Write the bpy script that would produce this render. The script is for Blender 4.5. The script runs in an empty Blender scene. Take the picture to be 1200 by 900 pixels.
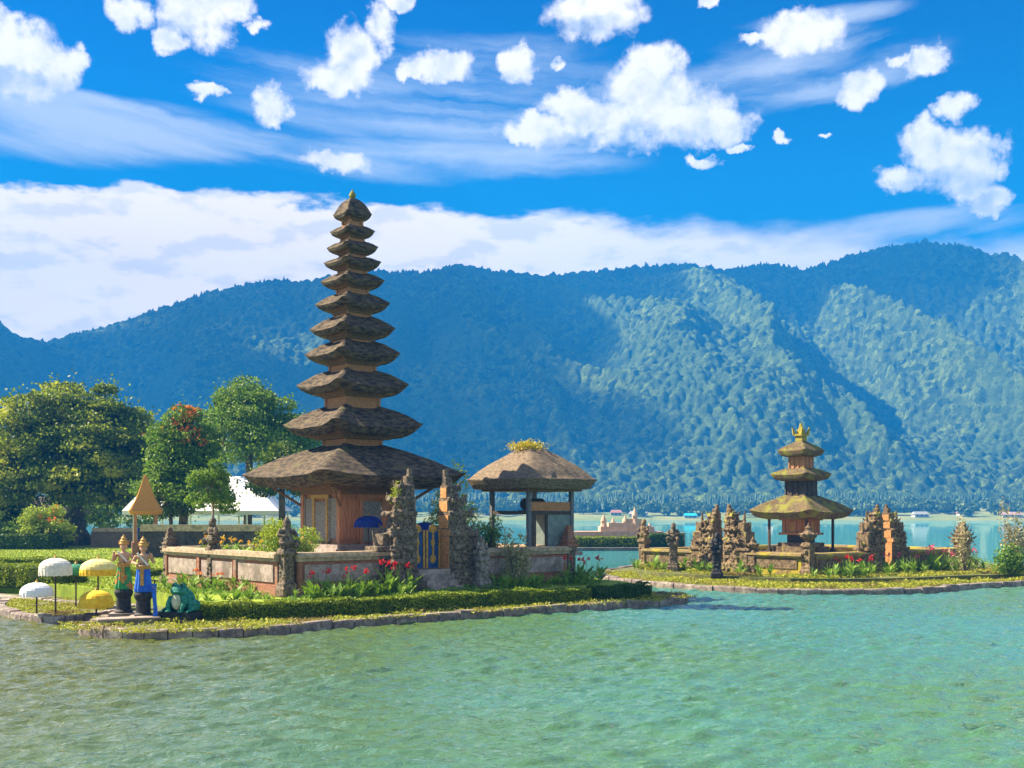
import bpy, math, random
import numpy as np
from mathutils import Vector, Matrix, Euler
C = bpy.context.scene
COL = C.collection
R = math.radians
rnd = random.Random(7)
nr = np.random.RandomState(11)

# ------------------------------------------------------------------ camera
F = 1290.0; YH = 603.0; CH = 4.0          # focal length in photo pixels, horizon row, eye height
cam_d = bpy.data.cameras.new('camera'); cam = bpy.data.objects.new('camera', cam_d); COL.objects.link(cam)
cam.location = (0, 0, CH); cam.rotation_euler = (R(90), 0, 0)
cam_d.sensor_width = 36; cam_d.lens = 36*F/1200.0
cam_d.shift_y = (YH-450)/1200.0
cam_d.clip_end = 20000; cam_d.clip_start = 0.1
C.camera = cam
C.render.resolution_x = 1024; C.render.resolution_y = 768
C.view_settings.view_transform = 'Standard'; C.view_settings.look = 'None'
C.view_settings.gamma = 1; C.view_settings.use_curve_mapping = False
C.view_settings.exposure = 1.9

def at(px, py, D):                         # where a photographed point stands at distance D
    return ((px-600)*D/F, D, CH-(py-YH)*D/F)
def pix(X, Y): return 600+F*X/Y

# ------------------------------------------------------------------ sun and sky
SUN_EL = R(43); sx, sy = -0.965, 0.27      # horizontal direction towards the sun
sn = math.hypot(sx, sy); sx /= sn; sy /= sn
sd = Vector((sx*math.cos(SUN_EL), sy*math.cos(SUN_EL), math.sin(SUN_EL)))
sl = bpy.data.lights.new('sun', 'SUN'); sl.energy = 5.0; sl.angle = R(0.5); sl.color = (1.0, 0.88, 0.66)
so = bpy.data.objects.new('sun', sl); COL.objects.link(so); so.rotation_euler = sd.to_track_quat('Z', 'Y').to_euler()

W = bpy.data.worlds.new('World'); C.world = W; W.use_nodes = True
nt = W.node_tree; nt.nodes.clear()

class G:                                    # a tiny expression writer for node trees
    def __init__(s, tree): s.t = tree
    def n(s, typ, **kw):
        x = s.t.nodes.new(typ)
        for k, v in kw.items(): setattr(x, k, v)
        return x
    def put(s, sock, v):
        if hasattr(v, 'is_output'): s.t.links.new(v, sock)
        else: sock.default_value = v
    def m(s, op, a, b=None, c=None, clamp=False):
        x = s.n('ShaderNodeMath', operation=op); x.use_clamp = clamp
        s.put(x.inputs[0], a)
        if b is not None: s.put(x.inputs[1], b)
        if c is not None: s.put(x.inputs[2], c)
        return x.outputs[0]
    def v(s, op, a, b=None, c=None):
        x = s.n('ShaderNodeVectorMath', operation=op)
        s.put(x.inputs[0], a)
        if b is not None: s.put(x.inputs[1], b)
        if c is not None: s.put(x.inputs[2], c)
        return x.outputs['Value'] if op in ('DOT_PRODUCT', 'LENGTH') else x.outputs[0]
    def xyz(s, a):
        x = s.n('ShaderNodeSeparateXYZ'); s.put(x.inputs[0], a); return x.outputs
    def comb(s, a, b, c=0.0):
        x = s.n('ShaderNodeCombineXYZ'); s.put(x.inputs[0], a); s.put(x.inputs[1], b); s.put(x.inputs[2], c); return x.outputs[0]
    def noise(s, vec, scale, detail=4, rough=.55, dist=0.0):
        x = s.n('ShaderNodeTexNoise'); s.put(x.inputs['Vector'], vec); x.inputs['Scale'].default_value = scale
        x.inputs['Detail'].default_value = detail; x.inputs['Roughness'].default_value = rough
        x.inputs['Distortion'].default_value = dist
        return x.outputs
    def smooth(s, a, lo, hi, o0=0.0, o1=1.0):
        x = s.n('ShaderNodeMapRange', interpolation_type='SMOOTHSTEP')
        s.put(x.inputs[0], a); s.put(x.inputs[1], lo); s.put(x.inputs[2], hi); s.put(x.inputs[3], o0); s.put(x.inputs[4], o1)
        return x.outputs[0]
    def mix(s, f, a, b, mode='MIX'):
        x = s.n('ShaderNodeMix', data_type='RGBA', blend_type=mode)
        s.put(x.inputs[0], f); s.put(x.inputs[6], a); s.put(x.inputs[7], b); return x.outputs[2]

def ang(px, py):                            # photographed row/column -> azimuth, elevation of that sky direction
    a = (px-600)/F; return math.atan(a), math.atan((YH-py)/F/math.sqrt(1+a*a))
PXR = 1/F

def build_sky():
    g = G(nt)
    sky = g.n('ShaderNodeTexSky', sky_type='NISHITA'); sky.sun_disc = False
    sky.sun_elevation = SUN_EL; sky.sun_rotation = math.atan2(sx, sy)
    sky.air_density = 1.0; sky.dust_density = 0.3; sky.ozone_density = 3.0; sky.altitude = 1200
    tc = g.n('ShaderNodeTexCoord'); d = g.xyz(g.v('NORMALIZE', tc.outputs['Generated']))
    az = g.m('ARCTAN2', d[0], d[1])
    el = g.m('ARCTAN2', d[2], g.m('SQRT', g.m('ADD', g.m('MULTIPLY', d[0], d[0]), g.m('MULTIPLY', d[1], d[1]))))
    p = g.comb(az, el, 0.0)
    # deep tropical blue
    tint = g.mix(g.smooth(el, 0.02, 0.55), (0.0, 0.82, 0.90, 1), (0.0, 0.21, 0.64, 1))
    blue = g.mix(1.0, sky.outputs[0], tint, 'MULTIPLY')
    blue = g.v('SCALE', blue, None); blue.node.inputs['Scale'].default_value = 0.80
    # billows that break the cloud outlines
    n1 = g.noise(p, 55, 7, .60)
    off = g.v('SCALE', g.v('SUBTRACT', n1['Color'], (0.5, 0.5, 0.5)), None); off.node.inputs['Scale'].default_value = 0.028
    pw = g.v('ADD', p, off)
    nz = g.noise(p, 40, 8, .56)['Fac']
    nz2 = g.noise(g.v('ADD', p, (-0.006, 0.008, 0)), 40, 8, .56)['Fac']
    relief = g.m('SUBTRACT', nz, nz2)
    def field(lst, vec):
        out = None
        for px, py, rx, ry in lst:
            a0, e0 = ang(px, py); ra = rx*PXR*math.cos(a0)**2*1.12; re = ry*PXR*1.12
            q = g.v('MULTIPLY_ADD', vec, (1/ra, 1/re, 0), (-a0/ra, -e0/re, 0))
            val = g.m('SUBTRACT', 1.0, g.v('DOT_PRODUCT', q, q))
            out = val if out is None else g.m('MAXIMUM', out, val)
        return out
    cumulus = [(18,68,70,34),(62,76,36,24),(8,38,32,20),(85,70,18,14), (150,14,24,16),(235,16,46,28),(200,46,20,14),(275,8,28,16),(300,30,12,8),
        (412,58,30,28),(395,88,36,20),(447,32,18,22),(320,126,20,20),(515,76,40,17),(480,84,18,9),(606,76,20,18),(650,76,8,7),
        (700,12,58,26),(770,76,32,24),(752,105,50,32),(780,135,82,32),(838,150,42,18),(700,142,50,26),(660,120,26,16),(640,152,45,18),(610,158,22,10),
        (938,40,50,20),(890,46,22,7),(1086,72,27,14),(1053,69,13,6),(1008,104,24,16),(1118,124,22,13),
        (1086,168,26,24),(1108,186,48,32),(1140,205,38,26),(1058,208,30,15),(1158,236,25,16),(1150,180,26,22),
        (825,192,20,7),(912,162,10,8),(962,163,8,4),(868,173,12,4),(245,107,24,7),(395,189,38,11),(468,4,20,8),(-80,60,80,60),(-170,30,90,40),(1290,120,60,30),
        (1400,60,90,40),(830,2,12,6)]
    cum = field(cumulus, pw)
    dens = g.m('ADD', g.m('MAXIMUM', cum, -1.5), g.m('MULTIPLY', g.m('SUBTRACT', nz, 0.47), 2.5))
    a_cum = g.smooth(dens, -0.15, 0.85)
    under = field([(785,165,85,17),(1105,215,50,15),(700,27,45,10),(20,92,60,10),(1140,238,35,8),(690,165,60,10)], pw)
    sh = g.smooth(g.m('ADD', under, g.m('MULTIPLY', g.m('SUBTRACT', nz, 0.5), 2.0)), -0.6, 1.1)
    ns1 = g.noise(p, 24, 6, .55)['Fac']; ns2 = g.noise(g.v('ADD', p, (-0.010, 0.014, 0)), 24, 6, .55)['Fac']
    rel = g.m('ADD', g.m('MULTIPLY', relief, 1.6), g.m('MULTIPLY', g.m('SUBTRACT', ns1, ns2), 2.6))
    lit = g.smooth(g.m('ADD', rel, g.m('MULTIPLY', sh, -0.70)), -1.15, 0.35)
    ccol = g.mix(lit, (3.4, 3.6, 3.9, 1), (7.2, 6.4, 5.9, 1))
    # low bank that lies behind and over the ridge
    nb = g.noise(g.v('MULTIPLY', p, (1, 2.4, 1)), 13, 9, .58)['Fac']
    top = g.n('ShaderNodeFloatCurve'); g.put(top.inputs['Value'], g.m('ADD', az, 0.5))
    cv = top.mapping.curves[0]
    pts = [(-300,196),(0,203),(120,218),(260,222),(420,236),(600,243),(800,252),(1000,262),(1200,272),(1400,260)]
    loc = [(ang(a, b)[0]+.5, ang(a, b)[1]) for a, b in pts]
    cv.points[0].location = loc[0]; cv.points[1].location = loc[-1]
    for q in loc[1:-1]: cv.points.new(*q)
    top.mapping.update()
    depth = g.m('SUBTRACT', top.outputs[0], el)
    right = g.smooth(az, -0.12, 0.40)
    bd = g.m('ADD', g.m('MULTIPLY', depth, 26.0), g.m('MULTIPLY', g.m('SUBTRACT', nb, 0.5), 1.3))
    a_bank = g.m('MULTIPLY', g.smooth(bd, -0.02, g.m('MULTIPLY_ADD', right, 0.75, 0.17)), g.m('MULTIPLY_ADD', right, -0.2, 0.99))
    a_bank = g.m('MULTIPLY', a_bank, g.smooth(el, 0.0, 0.05))
    nb2 = g.noise(g.v('MULTIPLY', g.v('ADD', p, (-0.010, 0.012, 0)), (1, 2.4, 1)), 13, 9, .58)['Fac']
    blit = g.smooth(g.m('ADD', g.m('MULTIPLY', g.m('SUBTRACT', nb, nb2), -3.4), g.m('MULTIPLY', g.smooth(depth, 0.05, 0.16), -0.12)), -0.50, 0.02)
    bcol = g.mix(blit, (6.3, 5.7, 5.3, 1), (8.2, 7.0, 6.1, 1))
    # high streaks
    rot = g.comb(g.m('ADD', az, g.m('MULTIPLY', el, 1.5)), g.m('ADD', el, g.m('MULTIPLY', g.m('MULTIPLY', az, az), -0.25)))
    ns = g.noise(g.v('MULTIPLY', g.v('ADD', rot, g.v('SCALE', n1['Color'], None)), (2.2, 17, 1)), 1.6, 6, .55, 0.3)['Fac']
    ns.node.inputs['Vector'].links[0].from_node.inputs[0].links[0].from_node.inputs[1].links[0].from_node.inputs['Scale'].default_value = 0.01
    streak = field([(560,115,290,52),(150,150,210,26),(60,165,140,20),(520,188,190,26),(950,75,140,36),(1090,262,160,14),(980,20,100,10),(120,120,150,10)], p)
    a_str = g.m('MULTIPLY', g.smooth(g.m('ADD', g.m('MULTIPLY', streak, 0.55), g.m('MULTIPLY', g.m('SUBTRACT', ns, 0.5), 3.2)), -0.20, 1.0), 0.70)
    a_str = g.m('MULTIPLY', a_str, g.smooth(streak, -0.7, 0.35))
    c = g.mix(a_str, blue, (5.0, 5.0, 5.0, 1))
    c = g.mix(a_bank, c, bcol)
    c = g.mix(a_cum, c, ccol)
    # brighter cumulus added out of view, overhead and all round, for white water reflections
    dn = g.noise(g.v('MULTIPLY', g.v('NORMALIZE', tc.outputs['Generated']), (1,1,1.6)), 4.2, 7, .55)['Fac']
    hi = g.m('MULTIPLY', g.smooth(dn, .53, .62), g.smooth(el, .47, .56))
    side = g.m('MULTIPLY', g.smooth(dn, .52, .62), g.m('MULTIPLY', g.smooth(g.m('ABSOLUTE', az), .62, .75), g.smooth(el, .05, .15)))
    c = g.mix(g.m('MAXIMUM', hi, side), c, g.mix(g.smooth(dn, .55, .75), (12.5, 11.8, 11.0, 1), (5.0, 5.0, 5.3, 1)))
    bg = g.n('ShaderNodeBackground'); g.put(bg.inputs[0], c); bg.inputs[1].default_value = 0.06
    out = g.n('ShaderNodeOutputWorld'); nt.links.new(bg.outputs[0], out.inputs[0])
build_sky()
W.cycles.sampling_method = 'MANUAL'; W.cycles.sample_map_resolution = 1024

# ------------------------------------------------------------------ materials
def newmat(name):
    m = bpy.data.materials.new(name); m.use_nodes = True
    g = G(m.node_tree); return m, g, m.node_tree.nodes['Principled BSDF']
def M(name, c1, c2=None, scale=4, rough=.85, bump=.0, bscale=25, stretch=(1,1,1), c3=None, s3=1.2, t3=(.55,.68), spec=.3, emis=None):
    m, g, b = newmat(name)
    tc = g.n('ShaderNodeTexCoord'); v = g.v('MULTIPLY', tc.outputs['Object'], stretch)
    if c2 is None: col = (*c1, 1)
    else: col = g.mix(g.smooth(g.noise(v, scale, 6, .62)['Fac'], .36, .64), (*c1, 1), (*c2, 1))
    if c3 is not None:
        col = g.mix(g.smooth(g.noise(tc.outputs['Object'], s3, 6, .65)['Fac'], t3[0], t3[1]), col, (*c3, 1))
    g.put(b.inputs['Base Color'], col); b.inputs['Roughness'].default_value = rough
    b.inputs['Specular IOR Level'].default_value = spec
    if bump:
        bn = g.n('ShaderNodeBump'); bn.inputs['Strength'].default_value = bump; bn.inputs['Distance'].default_value = .05
        g.put(bn.inputs['Height'], g.noise(v, bscale, 5, .6)['Fac']); g.put(b.inputs['Normal'], bn.outputs[0])
    return m
def leafmat(name, c1, c2, trans=.3, c3=None, scale=.5):
    m, g, b = newmat(name)
    geo = g.n('ShaderNodeNewGeometry'); tc = g.n('ShaderNodeTexCoord')
    col = g.mix(geo.outputs['Random Per Island'], (*c1, 1), (*c2, 1))
    if c3: col = g.mix(g.smooth(g.noise(tc.outputs['Object'], scale, 4, .6)['Fac'], .5, .66), col, (*c3, 1))
    g.put(b.inputs['Base Color'], col); b.inputs['Roughness'].default_value = .55; b.inputs['Specular IOR Level'].default_value = .25
    tr = g.n('ShaderNodeBsdfTranslucent'); g.put(tr.inputs[0], col)
    mx = g.n('ShaderNodeMixShader'); mx.inputs[0].default_value = trans
    o = m.node_tree.nodes['Material Output']
    m.node_tree.links.new(b.outputs[0], mx.inputs[1]); m.node_tree.links.new(tr.outputs[0], mx.inputs[2]); m.node_tree.links.new(mx.outputs[0], o.inputs[0])
    return m
thatch = M('black_palm_thatch', (.032,.025,.020), (.155,.108,.064), 3.0, .95, .6, 45, (1,1,3), c3=(.15,.13,.045), s3=.9, t3=(.56,.74))
thatch2 = M('weathered_thatch', (.14,.10,.062), (.28,.205,.135), 5, .95, .9, 30, (1,1,3), c3=(.30,.24,.05), s3=.8, t3=(.60,.75))
thatch3 = M('mossy_thatch', (.085,.06,.032), (.19,.13,.065), 5, .95, .9, 30, (1,1,3), c3=(.22,.21,.03), s3=1.4, t3=(.45,.60))
straw = M('orange_straw', (.50,.20,.03), (.68,.31,.06), 6, .9, .5, 30, (4,4,1))
eavewood = M('carved_eave_wood', (.12,.065,.028), (.27,.15,.06), 14, .7, .4, 30)
plank = M('red_plank', (.42,.15,.055), (.62,.27,.11), 3, .65, .5, 12, (6,6,.6))
plankgrey = M('grey_carved_panel', (.20,.18,.15), (.36,.31,.25), 12, .8, .6, 24)
shaftwood = M('shaft_wood', (.38,.15,.055), (.52,.25,.10), 5, .7, .4, 14, (5,5,1))
darkwood = M('dark_wood', (.045,.03,.022), (.10,.07,.05), 6, .7, .3, 18, (3,3,1))
greywood = M('grey_wood', (.11,.11,.12), (.18,.18,.19), 6, .7, .3, 18, (3,3,1))
greenpanel = M('grey_green_panel', (.13,.17,.16), (.20,.24,.22), 3, .6)
stone = M('carved_dark_stone', (.07,.05,.036), (.24,.18,.12), 9, .95, 1.0, 14, c3=(.28,.26,.17), s3=2.2, t3=(.55,.70))
stonewarm = M('lichened_carved_stone', (.08,.052,.030), (.27,.185,.10), 6, .95, .8, 18, c3=(.34,.31,.05), s3=1.6, t3=(.56,.68))
brickor = M('orange_brick_face', (.50,.20,.06), (.66,.34,.13), 5, .9, .6, 20, (1,1,3))
brick = M('old_red_brick', (.27,.11,.06), (.40,.19,.11), 5, .92, .6, 20, (1,1,5), c3=(.30,.26,.22), s3=1.1)
paras = M('grey_pink_stone', (.27,.20,.165), (.44,.35,.30), 5, .9, .5, 14, c3=(.19,.15,.12), s3=1.3, t3=(.48,.62))
capst = M('tan_cap_stone', (.33,.24,.15), (.52,.40,.27), 5, .9, .5, 14, c3=(.24,.2,.14), s3=1.5)
mosswall = M('mossy_wall', (.16,.10,.045), (.30,.20,.08), 5, .95, .7, 16, c3=(.38,.30,.03), s3=.9, t3=(.45,.6))
kerbst = M('kerb_stone', (.13,.10,.09), (.27,.21,.18), 4, .9, .6, 12, c3=(.42,.36,.29), s3=1.2, t3=(.5,.66))
earth = M('earth_and_moss', (.10,.085,.04), (.13,.16,.03), 2.5, .95, .5, 20, c3=(.20,.20,.04), s3=.8)
lawn = M('lawn', (.20,.28,.02), (.34,.42,.03), 1.5, .95, .8, 40, c3=(.30,.36,.04), s3=.3)
courtm = M('court_paving', (.22,.17,.13), (.32,.26,.2), 3, .9, .3, 10)
trunkm = M('bark', (.07,.05,.035), (.17,.13,.095), 4, .95, .8, 14, (2,2,.5))
palebark = M('pale_bark', (.26,.20,.15), (.40,.33,.26), 4, .9, .5, 12, (2,2,.5))
leafA = leafmat('leaf_acacia', (.06,.11,.012), (.26,.32,.02), .45, (.46,.47,.03), .28)
leafB = leafmat('leaf_deep', (.04,.09,.012), (.18,.25,.02), .4)
leafC = leafmat('leaf_fresh', (.06,.15,.012), (.24,.34,.03), .42)
leafY = leafmat('leaf_yellow_green', (.22,.32,.02), (.45,.50,.04), .35)
leafP = leafmat('leaf_canna', (.05,.15,.02), (.28,.42,.04), .3)
leafR = leafmat('leaf_dry_reed', (.30,.26,.12), (.50,.45,.22), .3)
leafO = leafmat('blossom_orange', (.70,.12,.02), (.85,.28,.03), .3)
hedgem = leafmat('leaf_hedge', (.10,.17,.012), (.36,.42,.02), .3)
hedgedk = leafmat('leaf_dark_hedge', (.04,.09,.012), (.13,.20,.02), .3)
hedgecore = M('hedge_inside', (.03,.055,.01), (.05,.08,.015), 5, .95)
coverm = leafmat('ground_cover_leaf', (.20,.25,.02), (.55,.52,.05), .3, (.24,.17,.05), .5)
redfl = leafmat('red_blossom', (.55,.01,.02), (.8,.03,.04), .25)
pinkfl = leafmat('pink_blossom', (.6,.05,.12), (.8,.2,.25), .25)
yelfl = leafmat('yellow_blossom', (.7,.35,.02), (.85,.6,.05), .25)
white = M('white_canvas', (.78,.76,.74), (.84,.82,.80), 2, .7)
creamcloth = M('cream_cloth', (.70,.64,.52), (.82,.77,.66), 6, .8, .2, 20)
yelcloth = M('yellow_cloth', (.75,.42,.01), (.88,.60,.03), 6, .8, .2, 20)
bluecloth = M('navy_cloth', (.01,.02,.16), (.015,.04,.26), 6, .8)
tealpaint = M('teal_painted_stone', (.012,.12,.085), (.04,.26,.19), 7, .8, .4, 14)
palebelly = M('pale_stone_belly', (.42,.44,.30), (.58,.58,.42), 6, .8)
blackst = M('black_stone', (.012,.012,.015), (.035,.033,.035), 6, .7, .4, 14)
skinst = M('painted_stone_flesh', (.50,.27,.16), (.62,.36,.22), 8, .8, .4, 20)
gcloth = M('green_orange_cloth', (.02,.20,.05), (.05,.32,.10), 4, .8, c3=(.62,.18,.03), s3=2.6, t3=(.50,.56))
bcloth = M('blue_cloth', (.02,.09,.50), (.03,.16,.62), 4, .8, c3=(.6,.3,.03), s3=3, t3=(.6,.66))
goldm = M('gold_paint', (.36,.18,.03), (.58,.33,.06), 12, .5, .4, 25)
bluepaint = M('blue_paint', (.008,.04,.15), (.015,.08,.26), 8, .6)
roofred = M('far_roof', (.35,.14,.09), (.45,.22,.15), 2, .9)
pink = M('pink_stone', (.55,.33,.22), (.68,.45,.31), 2, .9, .3, 8)
wallw = M('white_wall', (.45,.43,.40), None)
cyanroof = M('cyan_roof', (.02,.45,.55), None)

# ------------------------------------------------------------------ mesh tools
class MB:
    def __init__(s): s.v = []; s.f = []
    def add(s, v, f):
        n = len(s.v); s.v += [tuple(p) for p in v]; s.f += [tuple(i+n for i in q) for q in f]; return s
    def box(s, x0, x1, y0, y1, z0, z1, taper=0.0, M4=None):
        a = taper; v = [(x0,y0,z0),(x1,y0,z0),(x1,y1,z0),(x0,y1,z0),(x0+a,y0+a,z1),(x1-a,y0+a,z1),(x1-a,y1-a,z1),(x0+a,y1-a,z1)]
        if M4 is not None: v = [M4 @ Vector(p) for p in v]
        return s.add(v, [(0,3,2,1),(4,5,6,7),(0,1,5,4),(1,2,6,5),(2,3,7,6),(3,0,4,7)])
    def cbox(s, cx, cy, hx, hy, z0, z1, taper=0.0): return s.box(cx-hx, cx+hx, cy-hy, cy+hy, z0, z1, taper)
    def bar(s, a, b, ra, rb=None, n=8):
        a = Vector(a); b = Vector(b); rb = ra if rb is None else rb
        d = (b-a).normalized(); u = d.orthogonal().normalized(); w = d.cross(u)
        v = []
        for c, r in ((a, ra), (b, rb)):
            for i in range(n):
                t = 2*math.pi*i/n; v.append(c+u*(r*math.cos(t))+w*(r*math.sin(t)))
        f = [(i, (i+1) % n, n+(i+1) % n, n+i) for i in range(n)]+[tuple(range(n))[::-1], tuple(range(n, 2*n))]
        return s.add(v, f)
    def tube(s, pts, rad, n=8):
        for i in range(len(pts)-1): s.bar(pts[i], pts[i+1], rad[i], rad[i+1], n)
        return s
    def lathe(s, prof, n=20, c=(0,0,0), cap=True):
        v = []; f = []
        for r, z in prof:
            for i in range(n):
                t = 2*math.pi*i/n; v.append((c[0]+r*math.cos(t), c[1]+r*math.sin(t), c[2]+z))
        for j in range(len(prof)-1):
            for i in range(n): f.append((j*n+i, j*n+(i+1) % n, (j+1)*n+(i+1) % n, (j+1)*n+i))
        if cap: f.append(tuple(range(n))[::-1]); f.append(tuple(range((len(prof)-1)*n, len(prof)*n)))
        return s.add(v, f)
    def ball(s, c, r, n=8, m=6, rot=None):
        if not hasattr(r, '__len__'): r = (r, r, r)
        v = []; f = []
        for j in range(m+1):
            ph = math.pi*j/m
            for i in range(n):
                t = 2*math.pi*i/n
                p = Vector((r[0]*math.sin(ph)*math.cos(t), r[1]*math.sin(ph)*math.sin(t), -r[2]*math.cos(ph)))
                if rot is not None: p = rot @ p
                v.append(Vector(c)+p)
        for j in range(m):
            for i in range(n): f.append((j*n+i, j*n+(i+1) % n, (j+1)*n+(i+1) % n, (j+1)*n+i))
        return s.add(v, f)
    def mesh(s, name):
        me = bpy.data.meshes.new(name); me.from_pydata([tuple(p) for p in s.v], [], s.f); me.update(); return me

def link(name, me, mat, parent=None, smooth=False):
    if mat is not None: me.materials.clear(); me.materials.append(mat)
    o = bpy.data.objects.new(name, me); COL.objects.link(o); o.parent = parent
    if smooth: me.polygons.foreach_set('use_smooth', [True]*len(me.polygons))
    return o
def obj(name, mb, mat, parent=None, smooth=False): return link(name, mb.mesh(name), mat, parent, smooth)
def tag(o, label=None, cat=None, group=None, kind=None):
    if label: o['label'] = label
    if cat: o['category'] = cat
    if group: o['group'] = group
    if kind: o['kind'] = kind
    return o
def thing(name, label, cat, loc=(0,0,0), rz=0.0, group=None, sc=1.0):
    o = bpy.data.objects.new(name, None); COL.objects.link(o); o.location = loc; o.rotation_euler = (0,0,rz)
    o.scale = (sc, sc, sc) if not hasattr(sc, '__len__') else sc
    o.empty_display_size = .3
    return tag(o, label, cat, group)
def kids(o): return [c for c in bpy.data.objects if c.parent == o]
def dup(root, loc, rz, label=None, group=None, sc=None):
    def cp(o, par):
        c = o.copy(); COL.objects.link(c); c.parent = par
        for k in kids(o): cp(k, c)
        return c
    r = cp(root, None); r.location = loc; r.rotation_euler = (0,0,rz)
    if sc is not None: r.scale = (sc, sc, sc) if not hasattr(sc, '__len__') else sc
    if label: r['label'] = label
    if group: r['group'] = group
    return r
def npmesh(name, V, Fq):                    # fast mesh from arrays; every face has the same corner count
    me = bpy.data.meshes.new(name); V = np.asarray(V, dtype=np.float32); Fq = np.asarray(Fq, dtype=np.int32); k = Fq.shape[1]
    me.vertices.add(len(V)); me.vertices.foreach_set('co', V.ravel())
    me.loops.add(Fq.size); me.loops.foreach_set('vertex_index', Fq.ravel())
    me.polygons.add(len(Fq)); me.polygons.foreach_set('loop_start', np.arange(0, Fq.size, k, dtype=np.int32))
    me.polygons.foreach_set('loop_total', np.full(len(Fq), k, dtype=np.int32)); me.update(calc_edges=True); me.validate(); return me
def fuse(mb, voxel=.05, smooth=2):          # many overlapping solids become one continuous carved surface
    me = mb.mesh('tmp'); o = bpy.data.objects.new('tmp', me); COL.objects.link(o)
    r = o.modifiers.new('r', 'REMESH'); r.mode = 'VOXEL'; r.voxel_size = voxel
    if smooth: s = o.modifiers.new('s', 'SMOOTH'); s.iterations = smooth; s.factor = .5
    dg = bpy.context.evaluated_depsgraph_get(); out = bpy.data.meshes.new_from_object(o.evaluated_get(dg))
    bpy.data.objects.remove(o); return out
def vnoise(x, y, seed=0):                   # value noise on arrays
    xi = np.floor(x).astype(np.int64); yi = np.floor(y).astype(np.int64); fx = x-xi; fy = y-yi
    fx = fx*fx*(3-2*fx); fy = fy*fy*(3-2*fy)
    def h(a, b):
        n = (a*374761393+b*668265263+seed*1442695041) & 0x7fffffff
        n = ((n ^ (n >> 13))*1274126177) & 0x7fffffff
        return ((n ^ (n >> 16)) & 0xffff)/65535.0
    return (h(xi,yi)*(1-fx)+h(xi+1,yi)*fx)*(1-fy)+(h(xi,yi+1)*(1-fx)+h(xi+1,yi+1)*fx)*fy
def fbm(x, y, oct=5, seed=0, gain=.5):
    a = 1.0; s = 0; t = 0
    for i in range(oct): s = s+a*vnoise(x, y, seed+i); t += a; a *= gain; x = x*2.03+11.3; y = y*2.03+5.7
    return s/t
def cards(P, size, aspect=.55, up=0.0, seed=1, jit=.4):   # one small folded leaf quad per point
    r = np.random.RandomState(seed); n = len(P)
    a = r.normal(size=(n,3)); a[:,2] = a[:,2]*(1-up)+up*1.2; a /= np.linalg.norm(a, axis=1)[:,None]
    b = r.normal(size=(n,3)); b -= a*(a*b).sum(1)[:,None]; b /= np.linalg.norm(b, axis=1)[:,None]
    s = size*(1-jit+2*jit*r.rand(n))[:,None]
    a = a*s*.5; b = b*s*.5*aspect
    V = np.stack([P-a, P+b, P+a, P-b], 1).reshape(-1,3)
    return V, np.arange(4*n).reshape(-1,4)
def in_poly(x, y, poly):
    c = np.zeros(len(x), bool); n = len(poly)
    for i in range(n):
        x0, y0 = poly[i]; x1, y1 = poly[(i+1) % n]
        k = ((y0 > y) != (y1 > y)); 
        with np.errstate(all='ignore'): c ^= k & (x < (x1-x0)*(y-y0)/(y1-y0+1e-12)+x0)
    return c
def smooth_poly(P, it=2, closed=True):
    for _ in range(it):
        Q = []; n = len(P)
        for i in range(n if closed else n-1):
            a = P[i]; b = P[(i+1) % n]
            Q += [(a[0]*.75+b[0]*.25, a[1]*.75+b[1]*.25), (a[0]*.25+b[0]*.75, a[1]*.25+b[1]*.75)]
        if not closed: Q = [P[0]]+Q+[P[-1]]
        P = Q
    return P

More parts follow.
